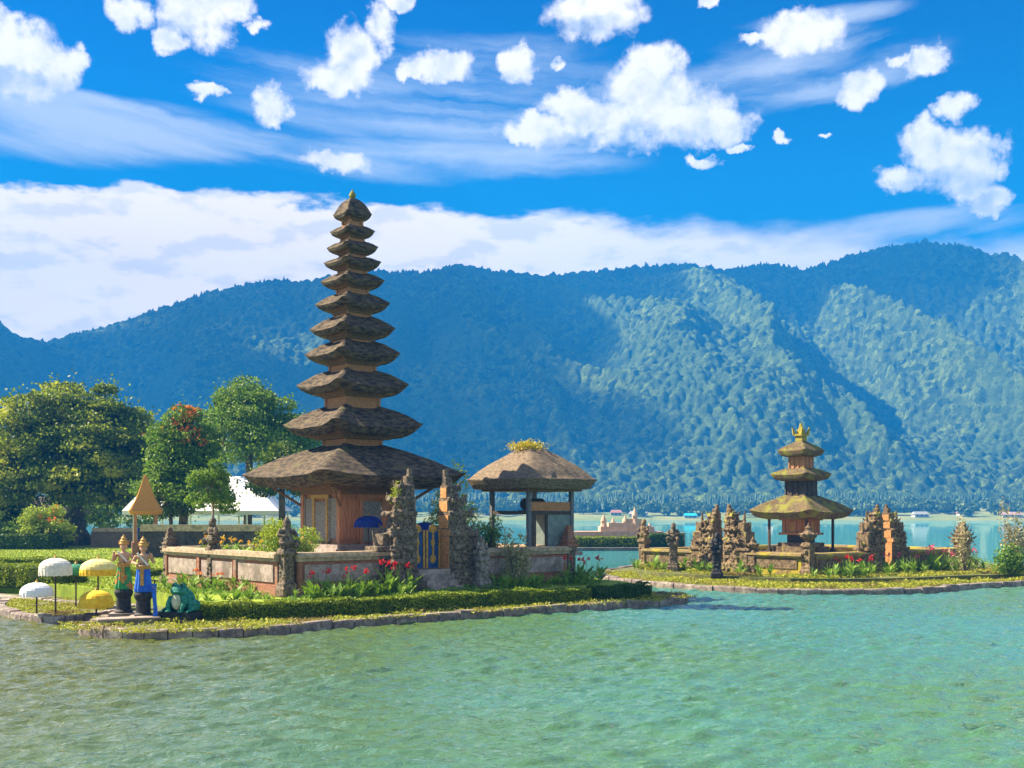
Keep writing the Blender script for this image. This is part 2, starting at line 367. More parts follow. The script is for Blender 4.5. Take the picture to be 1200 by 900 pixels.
# ------------------------------------------------------------------ water and lake bed
def build_water():
    m, g, b = newmat('lake_water')
    tc = g.n('ShaderNodeTexCoord'); P = tc.outputs['Object']
    big = g.smooth(g.noise(P, .045, 3, .5)['Fac'], .38, .62)
    x = g.xyz(P)
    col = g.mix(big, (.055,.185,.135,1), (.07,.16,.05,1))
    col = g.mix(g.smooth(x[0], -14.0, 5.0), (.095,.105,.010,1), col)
    col = g.mix(g.smooth(x[1], 45.0, 110.0), col, (.075,.33,.31,1))  # turquoise of the reflected sky put into the far water's base colour
    g.put(b.inputs['Base Color'], col); b.inputs['Roughness'].default_value = .02; b.inputs['IOR'].default_value = 1.75
    b.inputs['Specular IOR Level'].default_value = .6
    def wave(st, sc, det, dist): return g.noise(g.v('MULTIPLY', P, st), sc, det, .55, dist)['Fac']
    w1 = wave((.7,1.0,1), .7, 2, .8); w2 = wave((.8,1.15,1), 1.9, 3, .9); w3 = wave((.85,1.3,1), 5.0, 3, .6)
    h = g.m('ADD', g.m('MULTIPLY', w1, .03), g.m('ADD', g.m('MULTIPLY', w2, .04), g.m('MULTIPLY', w3, .05)))
    bn = g.n('ShaderNodeBump'); bn.inputs['Strength'].default_value = 1.0; bn.inputs['Distance'].default_value = 1.0
    g.put(bn.inputs['Height'], g.m('MULTIPLY', h, g.smooth(x[1], 58.0, 66.0, 1.0, 7.0))); g.put(b.inputs['Normal'], bn.outputs[0])
    # real wavelets near the shore, flat sheet beyond, all one surface
    dx = .095; xs = np.arange(-32, 36, dx); ys = np.arange(12.5, 64, dx*1.0); X, Y = np.meshgrid(xs, ys); H = np.zeros_like(X); r = np.random.RandomState(12)
    for i in range(64):
        L = .33*(4.0**(r.rand()**1.6)); k = 2*math.pi/L; a = math.radians(-80)+r.normal()*.42; ph = r.rand()*6.28
        q = k*(X*math.cos(a)+Y*math.sin(a))+ph+fbm(X/2.1+i, Y/2.1, 2, i)*5
        H += (.054/k)*(np.sin(q)+.18*np.sin(2*q+.6))
    H *= .55+.9*fbm(X/7, Y/5, 3, 77)
    e = np.minimum(np.minimum(X-xs[0], xs[-1]-X), np.minimum(Y-ys[0], ys[-1]-Y)); H *= np.clip(e/3, 0, 1)
    ny, nx = X.shape; V = np.stack([X, Y, H], -1).reshape(-1,3); idx = np.arange(ny*nx).reshape(ny,nx)
    Fq = np.stack([idx[:-1,:-1], idx[:-1,1:], idx[1:,1:], idx[1:,:-1]], -1).reshape(-1,4)
    x0, x1, y0, y1 = float(xs[0]), float(xs[-1]), float(ys[0]), float(ys[-1]); n0 = len(V)
    V = np.concatenate([V, [(-3000,-300,0),(3000,-300,0),(3000,1000,0),(-3000,1000,0),(x0,-300,0),(x1,-300,0),(x0,1000,0),(x1,1000,0)]])
    c00, c10, c11, c01 = 0, nx-1, ny*nx-1, (ny-1)*nx
    Fq = np.concatenate([Fq, [(n0,n0+4,n0+6,n0+3),(n0+5,n0+1,n0+2,n0+7),(n0+4,n0+5,c10,c00),(c01,c11,n0+7,n0+6)]])
    o = link('lake_water', npmesh('lake_water', V, Fq), m, smooth=True)
    tag(o, 'rippled green and turquoise lake water', kind='structure')
    mb = MB(); mb.add([(-9000,-3000,-2.5),(9000,-3000,-2.5),(9000,12000,-2.5),(-9000,12000,-2.5)], [(0,1,2,3)])
    tag(obj('ground', mb, earth), 'lake bed and plain', kind='structure')
build_water()

# ------------------------------------------------------------------ mountain
SIL = [(-900,520),(-400,455),(-150,412),(0,405),(60,402),(130,386),(200,362),(250,344),(320,332),(380,331),(430,320),(500,322),(540,314),(600,322),(650,326),(700,318),(760,314),(800,311),(850,318),(900,312),(945,320),(965,313),(1000,301),(1040,292),(1085,284),(1125,291),(1160,303),(1200,313),(1300,350),(1500,420),(2100,540)]
YR, YF = 1550.0, 960.0
def terrain_h(X, Y):
    px = X/YR*F+600
    H = (603-np.interp(px, [s[0] for s in SIL], [s[1] for s in SIL]))/F*YR
    t = np.clip((Y-YF)/(YR-YF), 0, 1.6)
    wx = (fbm(X/260, Y/260, 3, 3)-.5)*150
    spur = 1-np.abs(2*vnoise((X+wx+.35*(Y-YF))/170, Y/620, 21)-1); spur2 = 1-np.abs(2*vnoise((X+wx*1.4+.2*Y)/62, Y/260, 33)-1)
    prof = np.where(t < 1, .05*np.minimum(t*4,1)+.95*t**1.25, 1-(t-1)*1.1)
    env = np.clip(np.sin(np.pi*np.clip(t,0,1)), 0, 1)
    h = (H-14)*prof + env*(spur-.55)*145 + env*(spur2-.5)*42 + env*(fbm(X/90, Y/90, 4, 8)-.5)*45
    # plain between the shore and the foot
    plain = 1.2+np.clip((Y-740)/220, 0, 1)*14+(fbm(X/120, Y/120, 3, 5)-.5)*6*np.clip((Y-770)/60,0,1)
    k = np.clip((Y-YF+60)/90, 0, 1); k = k*k*(3-2*k)
    return plain*(1-k)+np.maximum(h+14, plain)*k
def build_mountain():
    step = 1.75
    xs = np.arange(-1250, 1250, step); ys = np.arange(905, 1760, step)
    X, Y = np.meshgrid(xs, ys); H = terrain_h(X, Y)
    rr = np.random.RandomState(5)
    def domes(cell, seed, hgt):
        nx = int(2600/cell)+6; ny = int(1000/cell)+6
        r = np.random.RandomState(seed); jx = r.rand(ny, nx); jy = r.rand(ny, nx); jr = .65+.6*r.rand(ny, nx)
        gx = (X+1290)/cell; gy = (Y-880)/cell; ix = np.floor(gx).astype(int); iy = np.floor(gy).astype(int)
        out = np.zeros_like(X)
        for dx in (-1,0,1):
            for dy in (-1,0,1):
                a = np.clip(ix+dx, 0, nx-1); b = np.clip(iy+dy, 0, ny-1)
                d2 = ((gx-a-jx[b,a])**2+(gy-b-jy[b,a])**2)/(.62*jr[b,a])**2
                out = np.maximum(out, np.sqrt(np.clip(1-d2, 0, 1))*jr[b,a])
        return out*hgt
    can = np.maximum(domes(9.5, 2, 9.0), domes(5.5, 9, 6.5)); k = np.clip((Y-905)/30, 0, 1)
    Z = H+can*k+(fbm(X/3.0, Y/3.0, 2, 4)-.5)*3.6*k
    V = np.stack([X+(fbm(X/4, Y/4, 2, 6)-.5)*2.4, Y+(fbm(X/4, Y/4, 2, 7)-.5)*2.4, Z], -1).reshape(-1,3)
    ny, nx = X.shape; i = np.arange(ny*nx).reshape(ny,nx)
    Fq = np.stack([i[:-1,:-1], i[:-1,1:], i[1:,1:], i[1:,:-1]], -1).reshape(-1,4)
    m, g, b = newmat('forest_canopy')
    tc = g.n('ShaderNodeTexCoord'); P = tc.outputs['Object']
    vo = g.n('ShaderNodeTexVoronoi'); vo.inputs['Scale'].default_value = .14; g.put(vo.inputs['Vector'], P)
    c = g.mix(g.xyz(vo.outputs['Color'])[0], (.008,.028,.008,1), (.20,.26,.04,1))
    c = g.mix(g.smooth(g.noise(P, .009, 5, .6)['Fac'], .45, .65), c, (.10,.15,.03,1));
    c = g.mix(g.smooth(g.noise(P, .25, 3, .7)['Fac'], .4, .7), c, (.05,.085,.02,1))
    g.put(b.inputs['Base Color'], c); b.inputs['Roughness'].default_value = .9; b.inputs['Specular IOR Level'].default_value = .1
    bn = g.n('ShaderNodeBump'); bn.inputs['Strength'].default_value = .9; bn.inputs['Distance'].default_value = 3.0
    g.put(bn.inputs['Height'], g.noise(P, .5, 4, .75)['Fac']); g.put(b.inputs['Normal'], bn.outputs[0])
    o = link('mountain', npmesh('mountain', V, Fq), m, smooth=False); tag(o, 'forested volcanic mountain ridge across the lake', kind='structure')
    # flat land between the lake and the forest
    xs = np.arange(-1500, 1501, 12.0); ys = np.arange(736, 920, 6.0); X, Y = np.meshgrid(xs, ys)
    Y2 = Y+np.where(Y < 745, (fbm(X/80, Y*0, 3, 2)-.5)*14, 0); Z = np.where(Y < 740, -.6, terrain_h(X, Y2))
    V = np.stack([X, Y2, Z], -1).reshape(-1,3); ny, nx = X.shape; i = np.arange(ny*nx).reshape(ny,nx)
    Fq = np.stack([i[:-1,:-1], i[:-1,1:], i[1:,1:], i[1:,:-1]], -1).reshape(-1,4)
    fm = M('far_fields', (.16,.22,.06), (.28,.28,.10), .02, .95, c3=(.09,.13,.03), s3=.03)
    tag(link('far_shore', npmesh('far_shore', V, Fq), fm), 'green fields on the far shore of the lake', kind='structure')
build_mountain()

def forest_mass():
    # pines: many slim cones with ragged skirts, one mass at the mountain's foot
    def cones(P, hgt, rad, seed, n=6, tiers=3):
        r = np.random.RandomState(seed); Vs = []; Fs = []; base = 0; k = len(P)
        hh = hgt*(.7+.6*r.rand(k)); rr = rad*(.7+.6*r.rand(k)); ph = r.rand(k)*6.28
        for t in range(tiers):
            z0 = hh*(t/tiers)*.85; z1 = hh*min(1.0, (t+1.7)/tiers); rt = rr*(1-.27*t)
            ring = [np.stack([P[:,0]+rt*np.cos(ph+6.2832*i/n)*(.8+.4*r.rand(k)), P[:,1]+rt*np.sin(ph+6.2832*i/n), P[:,2]+z0], -1) for i in range(n)]
            tip = np.stack([P[:,0], P[:,1], P[:,2]+z1], -1)
            V = np.stack(ring+[tip], 1).reshape(-1,3); b = base+np.arange(k)[:,None]*(n+1)
            for i in range(n): Fs.append(np.concatenate([b+i, b+(i+1) % n, b+n], 1))
            Vs.append(V); base += k*(n+1)
        return np.concatenate(Vs), np.concatenate(Fs)
    r = np.random.RandomState(3)
    n = 7500; x = r.uniform(-700, 900, n); y = r.uniform(815, 925, n); keep = fbm(x/60, y/60, 3, 44) > .36
    x, y = x[keep], y[keep]; z = terrain_h(x, y)-.5
    V, Fq = cones(np.stack([x,y,z],-1), 10.5, 2.6, 4)
    tag(link('pine_forest', npmesh('pine_forest', V, Fq), leafmat('pine_needles', (.020,.055,.018), (.06,.11,.03), .1)), 'dense band of pines at the foot of the mountain', 'forest', kind='stuff')
    # ridge line trees
    n = 900; x = r.uniform(-1000, 1000, n); x = x[fbm(x/25, x*0, 3, 3) > .42]; n = len(x); y = YR+r.uniform(-22, 10, n); z = terrain_h(x, y)+3
    V, Fq = cones(np.stack([x,y,z],-1), 9, 4.2, 6, 6, 2)
    tag(link('ridge_trees', npmesh('ridge_trees', V, Fq), leafmat('ridge_leaf', (.03,.06,.015), (.07,.11,.03), .1)), 'fringe of trees along the top of the ridge', 'forest', kind='stuff')
    # round broadleaf trees on the flat shore land
    n = 1000; x = r.uniform(-650, 800, n); y = 752+78*r.rand(n)**.8; keep = fbm(x/45, y/25, 3, 14) > .40; x, y = x[keep], y[keep]; z = terrain_h(x, y)
    Vs = []
    for i in range(len(x)):
        k = 130; R0 = r.uniform(2.5, 5.0); hh = r.uniform(4, 9.5)
        q = r.normal(size=(k,3)); q /= np.linalg.norm(q, axis=1)[:,None]; q *= (.6+.4*r.rand(k)[:,None])
        q *= (R0*1.1, R0*1.1, R0*.85); q[:,2] += hh*.75; Vs.append(q+(x[i], y[i], z[i]))
    V, Fq = cards(np.concatenate(Vs), 2.2, .8, 0, 5)
    tag(link('shore_woods', npmesh('shore_woods', V, Fq), leafmat('shore_leaf', (.06,.12,.03), (.20,.26,.08), .2)), 'scattered broadleaf trees on the far shore', 'woods', kind='stuff')
forest_mass()

def far_house(px, D, w, h, wm, rm, label, py=None):
    w *= .75; h *= .65
    X = (px-600)*D/F; z = float(terrain_h(np.array([X]), np.array([float(D)]))[0])
    t = thing('lakeside_house', label, 'house', (X, D, z), rnd.uniform(-.3,.3), 'houses along the far shore')
    mb = MB(); mb.box(-w/2, w/2, -3, 3, -1, h*.55); obj('wall', mb, wm, t)
    mb = MB(); a = w/2+.6
    mb.add([(-a,-3.7,h*.5),(a,-3.7,h*.5),(a,3.7,h*.5),(-a,3.7,h*.5),(-a+1,0,h),(a-1,0,h)], [(0,1,5,4),(1,2,5),(2,3,4,5),(3,0,4),(0,3,2,1)]); obj('roof', mb, rm, t)
    for k in range(3):
        mb = MB(); x = -w/2+w*(k+.5)/3; mb.box(x-.7, x+.7, -3.06, -2.98, .6, h*.42); obj('window', mb, darkwood, t)
for a in [(809,748,11,5,wallw,cyanroof,'tiny far house with a bright cyan roof at the waterline left of the small pagoda'),
          (748,760,16,6,wallw,M('rust_roof',(.42,.36,.28)),'long pale low house on the far shore behind the brick terrace'),
          (1078,756,13,6,wallw,M('pale_roof',(.34,.33,.29)),'white roofed far house just right of the right split gate'),
          (1186,752,16,6,wallw,M('pink_roof',(.42,.26,.22)),'pink roofed long house on the far shore at the right edge'),
          (1130,770,12,6,wallw,roofred,'red roofed far house above the small stone shrine'),
          (722,775,10,6,wallw,roofred,'small red roofed far house right of the open pavilion'),
          (900,754,9,5,wallw,M('tan_roof',(.55,.46,.34)),'tan roofed far house at the waterline between left gate and small pagoda')]:
    far_house(*a)

# ------------------------------------------------------------------ the air
def build_haze():
    mb = MB(); mb.box(-1700, 1700, -150, 1900, -4.0, 432)
    m = bpy.data.materials.new('haze'); m.use_nodes = True; t = m.node_tree; t.nodes.clear()
    v = t.nodes.new('ShaderNodeVolumePrincipled'); v.inputs['Color'].default_value = (.018,.33,1.0,1); v.inputs['Density'].default_value = .00047
    v.inputs['Anisotropy'].default_value = .0
    o = t.nodes.new('ShaderNodeOutputMaterial'); t.links.new(v.outputs[0], o.inputs['Volume'])
    tag(obj('haze', mb, m), 'blue mountain haze', kind='stuff')
build_haze()

# ------------------------------------------------------------------ cloud placed out of view to shade the slopes
def cloud():
    r = random.Random(4); mb = MB(); k = 1/math.tan(SUN_EL); spots_ = []
    for i in range(46): spots_.append((r.uniform(-1000, 40), r.uniform(1000, 1600)))
    for i in range(40): spots_.append((r.uniform(-600, 20), r.uniform(1150, 1600)))
    for i in range(34): spots_.append((r.uniform(0, 640), r.uniform(1440, 1600)))
    for x, y in spots_:
        z = float(terrain_h(np.array([x]), np.array([y]))[0]); q = (960-z)*k
        mb.ball((x+sx*q, y+sy*q, 960+r.uniform(-25,25)), (r.uniform(75,110), r.uniform(60,90), r.uniform(35,55)), 12, 8)
    me = fuse(mb, 16, 3)
    m = bpy.data.materials.new('cloud_vapour'); m.use_nodes = True; t = m.node_tree; t.nodes.clear()
    v = t.nodes.new('ShaderNodeVolumePrincipled'); v.inputs['Color'].default_value = (1,1,1,1); v.inputs['Density'].default_value = .022
    o = t.nodes.new('ShaderNodeOutputMaterial'); t.links.new(v.outputs[0], o.inputs['Volume'])
    tag(link('cloud', me, m), 'broad cloud out of view, casting shade on the mountain slopes', kind='structure')
cloud()

# ------------------------------------------------------------------ islands
main_land = smooth_poly([(-14.9,38.5),(-14.3,36.2),(-11.4,35.0),(-8.4,36.1),(-6,38.6),(-3.2,41),(0,43.4),(3.6,46.1),(6.9,48.2),(8.3,50.6),(7.6,52.9),(5.2,54.4),(4.4,58),(4.2,64),(0,72),(-10,92),(-22,112),(-40,140),(-120,160),(-160,100),(-60,58),(-27,53.5),(-21,48.5),(-16.4,45.2),(-15.0,41.5)], 2)
islet = smooth_poly([(-22.2,47.3),(-20.4,43.6),(-17.4,40.5),(-15.9,40.6),(-15.6,42.6),(-15.4,46.5),(-19,50.5),(-22.5,50)], 2)
right_land = smooth_poly([(5.2,72),(6.0,63.5),(9.1,58.6),(12.8,55.1),(17,54.7),(21.3,55.6),(23.6,58.4),(28.8,61.6),(34,62),(40,70),(36,84),(24,92),(13,90),(8.5,80)], 2)
terrace_pts = smooth_poly([(-12.6,42.2),(-11.4,40.4),(-8.6,40.7),(-3.6,44.3),(3.2,48.3),(5.7,49.9),(5.6,53),(4.2,55),(3.6,62),(-.5,71),(-11,91),(-23,111),(-40,137),(-118,157),(-155,101),(-60,60),(-27,55),(-21,50.5),(-17,47.2),(-14,45)], 1)
def slab(name, poly, z0, z1, mat, label, kind='structure'):
    n = len(poly); mb = MB(); mb.add([(x,y,z0) for x,y in poly]+[(x,y,z1) for x,y in poly], [tuple(range(n,2*n))]+[(i,(i+1)%n,n+(i+1)%n,n+i) for i in range(n)])
    return tag(obj(name, mb, mat), label, kind=kind)
def kerb(poly, label, z1=.30, w=.34, rng=None):
    n = len(poly); P = [Vector((x,y)) for x,y in poly]; mb = MB(); r = random.Random(n)
    area = sum(P[i].x*P[(i+1)%n].y-P[(i+1)%n].x*P[i].y for i in range(n)); sgn = 1 if area > 0 else -1
    N = []
    for i in range(n):
        d = (P[(i+1)%n]-P[i-1]).normalized(); N.append(Vector((d.y,-d.x))*sgn)
    v = []; f = []
    for i in range(n):                       # mortar core
        o = P[i]-N[i]*.01; a = P[i]-N[i]*(w-.04); v += [(o.x,o.y,-.5),(o.x,o.y,z1-.05),(a.x,a.y,z1-.05),(a.x,a.y,-.1)]
        k = (i+1) % n
        for q in range(3): f.append((i*4+q, k*4+q, k*4+q+1, i*4+q+1))
    mb.add(v, f); v = []; f = []
    for i in range(n):                       # separate kerb stones, each a little out of line
        k = (i+1) % n; d = P[k]-P[i]
        if d.length < .05: continue
        g_ = min(.02/d.length, .1); p0 = P[i]+d*g_; p1 = P[k]-d*g_; n0 = N[i]; n1 = N[k]
        jo = r.uniform(0,.07); jz = r.uniform(-.035,.035); tl = r.uniform(-.02,.02); b0 = len(v)
        for p, nn, tz in ((p0,n0,tl),(p1,n1,-tl)):
            o = p+nn*(.05+jo); oo = p+nn*(.01+jo); a = p-nn*w
            v += [(o.x,o.y,-.45),(o.x,o.y,z1-.06+jz+tz),(oo.x,oo.y,z1+jz+tz),(a.x,a.y,z1+jz+tz),(a.x,a.y,-.05)]
        for q in range(4): f.append((b0+q, b0+5+q, b0+6+q, b0+q+1))
        f.append(tuple(b0+q for q in range(5))); f.append(tuple(b0+9-q for q in range(5)))
    mb.add(v, f); return tag(obj('stone_kerb', mb, kerbst), label, 'kerb', 'stone kerbs round the islands')
def refine(poly, step=.75):
    Q = []; n = len(poly)
    for i in range(n):
        a = poly[i]; b = poly[(i+1)%n]; L = math.hypot(b[0]-a[0], b[1]-a[1]); k = max(1, int(L/step)) if L < 12 else 3
        for j in range(k): Q.append((a[0]+(b[0]-a[0])*j/k, a[1]+(b[1]-a[1])*j/k))
    return Q
slab('ground_bank', main_land, -.6, .24, earth, 'low planted bank of the main island')
slab('ground_islet', islet, -.6, .22, earth, 'small mossy islet on the left')
slab('ground_island', right_land, -.6, .24, earth, 'low planted ground of the right island')
kerb(refine(main_land), 'long curved stone kerb holding the main temple island')
kerb(refine(islet), 'short stone kerb round the small islet under the white parasols', .28)
kerb(refine(right_land), 'stone kerb along the right island under the small pagoda')
slab('lawn', terrace_pts, .1, .78, lawn, 'raised lawn and garden ground')
slab('ground_garden', smooth_poly([(7.6,72),(8.0,67),(11.5,62.5),(16.5,59.3),(21.5,60.3),(27,63.8),(33,64.5),(37,71),(33.5,82),(23,89.5),(14,87.5),(10,79)],1), .1, .52, earth, 'raised planted ground of the right island')

TH = R(40); U = Vector((math.cos(TH), math.sin(TH))); Vv = Vector((-math.sin(TH), math.cos(TH)))
A0 = Vector((-8.8, 43.0)); B0 = Vector((16.7, 62.0))
def A(s, t, z=0.0): p = A0+U*s+Vv*t; return (p.x, p.y, z)
def B(s, t, z=0.0): p = B0+U*s+Vv*t; return (p.x, p.y, z)

# ------------------------------------------------------------------ walls
def wall(p, rz, L, z0, z1, label, mats, group, th=.5, panels=True, name='temple_wall'):
    t = thing(name, label, 'wall', (p[0],p[1],z0), rz, group); H = z1-z0
    body, pan, cap = mats
    mb = MB(); mb.box(-.04, L+.04, -th/2-.10, th/2+.10, -.3, H*.18); mb.box(-.02, L+.02, -th/2-.05, th/2+.05, H*.18, H*.25); obj('footing', mb, body, t)
    mb = MB(); mb.box(0, L, -th/2, th/2, H*.25, H*.80); obj('brickwork', mb, body, t)
    if panels:
        k = max(1, round(L/3.6)); w = L/k
        for i in range(k):
            for sgn in (-1, 1):
                mb = MB(); y = sgn*th/2; mb.box(w*i+.28, w*(i+1)-.28, min(y, y+sgn*.05), max(y, y+sgn*.05), H*.32, H*.72); obj('panel', mb, pan, t)
                mb = MB(); mb.box(w*i-.13 if i else .02, w*i+.13, min(y, y+sgn*.09), max(y, y+sgn*.09), H*.25, H*.80); obj('pilaster', mb, body, t)
    mb = MB(); mb.box(-.06, L+.06, -th/2-.10, th/2+.10, H*.80, H*.88); mb.box(-.1, L+.1, -th/2-.2, th/2+.2, H*.88+.002, H*.97); mb.box(0, L, -th/2-.08, th/2+.08, H*.97+.002, H); obj('cap', mb, cap, t)
    return t
ma = (brick, paras, capst)
wall(A(0.35,0), TH, 4.3, .78, 2.5, 'brick wall with stone panels between corner pillar and left half of main gate', ma, 'main compound walls')
wall(A(9.0,0), TH, 5.7, .78, 2.5, 'brick wall with stone panels under the open pavilion', ma, 'main compound walls')
wall(A(0,11.0), TH+R(-90), 10.7, .78, 2.5, 'sunlit panelled wall running back from the corner pillar on the left', ma, 'main compound walls')
wall(A(0.3,11.3), TH, 14.6, .78, 2.5, 'rear brick wall of the main compound', ma, 'main compound walls', panels=False)
wall(A(15.0,11.0), TH+R(-90), 10.7, .78, 2.5, 'right side brick wall of the main compound', ma, 'main compound walls', panels=False)
def court(name, Q, s0, s1, t0, t1, z0, z1, lab, mat=None):
    mb = MB(); mb.add([Q(s,t,z) for z in (z0,z1) for s,t in ((s0,t0),(s1,t0),(s1,t1),(s0,t1))], [(0,3,2,1),(4,5,6,7),(0,1,5,4),(1,2,6,5),(2,3,7,6),(3,0,4,7)])
    tag(obj(name, mb, mat or courtm), lab, kind='structure')
court('pavement', A, .26, 14.74, 1.2, 11.04, .5, 2.05, 'paved court inside the main compound walls')
court('pavement', A, 9.1, 14.74, .26, 1.2, .5, 2.048, 'court strip behind the right wall')
court('pavement', A, .26, 4.4, .26, 1.2, .5, 2.048, 'court strip behind the left wall')
mb_ = (mosswall, stonewarm, M('mossy_cap', (.20,.14,.07), (.34,.25,.12), 4, .95, .6, 16, c3=(.45,.36,.04), s3=.7, t3=(.45,.6)))
wall(B(0,4.0), TH+R(-90), 3.7, .5, 1.8, 'moss topped wall between left split gate and the urn pillar of the small temple', mb_, 'small compound walls')
wall(B(0,12.4), TH+R(-90), 4.1, .5, 1.8, 'moss topped wall left of the left split gate', mb_, 'small compound walls')
wall(B(.3,0), TH, 5.0, .5, 1.8, 'low brown wall between the urn pillar and right split gate', mb_, 'small compound walls')
wall(B(9.9,0), TH, 7.0, .5, 1.8, 'low brown wall right of the right split gate', mb_, 'small compound walls')
wall(B(0.2,12.6), TH, 16.8, .5, 1.8, 'rear wall of the small temple compound', mb_, 'small compound walls', panels=False)
wall(B(17.1,12.4), TH+R(-90), 12.2, .5, 1.8, 'right side wall of the small temple compound', mb_, 'small compound walls', panels=False)
court('pavement', B, .3, 16.8, .3, 12.2, .3, 1.0, 'court inside the small compound')

# ------------------------------------------------------------------ tiered pagodas
def roof_mesh(half, h, sh, thick, lift, seed, nexp=13, seg=128, bulge=.18, apex=False):
    r = np.random.RandomState(seed); th = np.linspace(0, 2*math.pi, seg, endpoint=False)+math.pi/4
    c, s = np.cos(th), np.sin(th); rad = (np.abs(c)**nexp+np.abs(s)**nexp)**(-1/nexp); rad = rad*(1+.06*np.clip((rad-1)/.38,0,1)**3)
    cf = np.clip((rad-1)/.38, 0, 1)**2
    rings = []
    def ring(k, z, l): rings.append((k, z, l))
    ring(.60, -thick*.85, .2); ring(.80, -thick*1.12, .7); ring(.885, -thick*1.12, 1); ring(.90, -thick*1.06, 1); ring(.955, -thick*.50, 1); ring(.995, -thick*.05, 1); ring(1.0, thick*.0, 1); ring(.985, thick*.09, 1); ring(.965, thick*.14, 1)
    top = sh/half; n = 12
    for i in range(1, n+1):
        u = i/n; k = .965+(top-.965)*u; z = thick*.14+(h-thick*.14)*(u**(.92)+bulge*math.sin(math.pi*u)*.55); rings.append((k, z, 1-u*(.25 if sh > .2 else .8)))
    V = []; 
    for j, (k, z, l) in enumerate(rings):
        a = fbm(th*half*2.2+seed*3.1, np.full(seg, j*.5), 3, seed)-.5
        am = .016*half**.5 if 2 <= j else .01
        rr = half*k*rad*(1+a*am*.9); zz = z+lift*cf*l*min(1, k*1.5)+a*am*1.6
        V.append(np.stack([rr*c, rr*s, zz], -1))
    V = np.concatenate(V); J = len(rings); Fq = []
    for j in range(J-1):
        i = np.arange(seg); Fq.append(np.stack([j*seg+i, j*seg+(i+1)%seg, (j+1)*seg+(i+1)%seg, (j+1)*seg+i], -1))
    mb = MB(); mb.add(V.tolist(), np.concatenate(Fq).tolist()+[tuple((J-1)*seg+i for i in range(seg)), tuple(range(seg))[::-1]])
    return mb
def zt(py): return CH+(YH-py)*51.9/F
def pagoda():
    t = thing('pagoda', 'eleven tiered black thatched pagoda, the tall tower inside the brick compound', 'pagoda', A(6.7, 6.0, 2.05), TH)
    z0 = 2.05
    mb = MB(); mb.cbox(0,0,2.5,2.5,-.2,.22); mb.cbox(0,0,2.25,2.25,.22,.42,.03); mb.cbox(0,0,2.05,2.05,.42,.6); obj('plinth', mb, paras, t)
    # cella with boarded walls, framed doors and corner posts
    hb = 1.62; zb, ztp = .6, 3.15
    mb = MB(); mb.cbox(0,0,hb,hb,zb,ztp); w = obj('wall', mb, plank, t)
    for k, (nx, ny) in enumerate(((0,-1),(-1,0),(1,0),(0,1))):
        rot = Matrix.Rotation(math.atan2(ny, nx)+math.pi/2, 4, 'Z')
        mb = MB(); mb.box(-.5,.5,-hb-.09,-hb-.01,zb+.1,zb+1.95,0,rot); d = obj('door', mb, plankgrey, t)
        mb = MB()
        for x in (-.6,.6): mb.box(x-.09,x+.09,-hb-.14,-hb-.005,zb,zb+2.1,0,rot)
        mb.box(-.78,.78,-hb-.15,-hb-.007,zb+2.1,zb+2.28,0,rot); obj('frame', mb, goldm if k == 1 else plank, d)
        for x in (-1.12, 1.12):
            mb = MB(); mb.box(x-.3,x+.3,-hb-.06,-hb-.004,zb+.25,zb+2.1,0,rot)
            for q in (-.36,.36): mb.box(x+q-.05,x+q+.05,-hb-.10,-hb-.006,zb+.1,zb+2.2,0,rot)
            obj('wall_panel', mb, plankgrey if k == 1 else plank, t)
        mb = MB(); mb.box(-hb-.1,hb+.1,-hb-.17,-hb-.003,ztp-.28,ztp-.08,0,rot); obj('beam', mb, eavewood, t)
    for x in (-1,1):
        for y in (-1,1):
            mb = MB(); mb.cbox(x*(hb+.02),y*(hb+.02),.13,.13,zb,ztp); obj('corner_post', mb, plank, t)
            mb = MB(); mb.bar((x*(hb+.1),y*(hb+.1),2.35),(x*2.7,y*2.7,3.2),.07,.07,6); obj('bracket', mb, eavewood, t)
    T = [(267,562,520),(168,505,472),(135,457,431),(115,420,397),(103,390,368),(90,360,342),(77,333,319),(69,311,301),(62,293,282),(54,274,264),(47,254,232)]
    k0 = 51.9/F/1.40
    for i, (wpx, ye, yt) in enumerate(T):
        half = wpx*k0/2; thick = .09+half*.088; ze = zt(ye)-z0+thick*.1; top = ze+(zt(yt)-z0-ze)*(.92 if i == 0 else .77 if i < 10 else 1)
        shn = T[i+1][0]*k0/2*(.46 if i else .40) if i < 10 else .05
        last = i == 10
        rm = roof_mesh(half, top-ze, shn+.05 if not last else .06, thick, half*(.115 if i else .055), 5+i, bulge=.30 if last else .05)
        o = obj('thatched_roof', rm, thatch, t, True); o.location = (0,0,ze)
        # timber collar under the eaves
        b = ze-thick*.9
        mb = MB(); e = half*.72; e2 = half*.60
        mb.cbox(0,0,e,e,b-.02,b+.10); mb.cbox(0,0,e2,e2,b-.10,b-.022); mb.cbox(0,0,e2*.9,e2*.9,b-.20 if i < 6 else b-.14,b-.102)
        obj('eave_frame', mb, eavewood, t)
        if i == 0:
            for q in range(-6, 7):
                for sgn in (-1, 1):
                    pass
        if i < 10:
            ze2 = zt(T[i+1][1])-z0
            mb = MB(); mb.cbox(0,0,shn,shn,top-.12,ze2+.02); 
            for x in (-1,1):
                for y in (-1,1): mb.cbox(x*shn,y*shn,.06,.06,top-.12,ze2)
            mb.cbox(0,0,shn+.08,shn+.08,top-.10,top+.06)
            obj('shaft', mb, shaftwood, t)
    mb = MB(); zz = zt(234)-z0; mb.lathe([(.16,-.25),(.2,-.05),(.10,.05),(.17,.16),(.13,.3),(.04,.42),(0.01,.5)], 10, (0,0,zz)); obj('finial', mb, M('mossy_finial',(.30,.28,.03),(.2,.16,.06)), t)
    # plaster end ornament on the lower hip
    return t
pagoda()

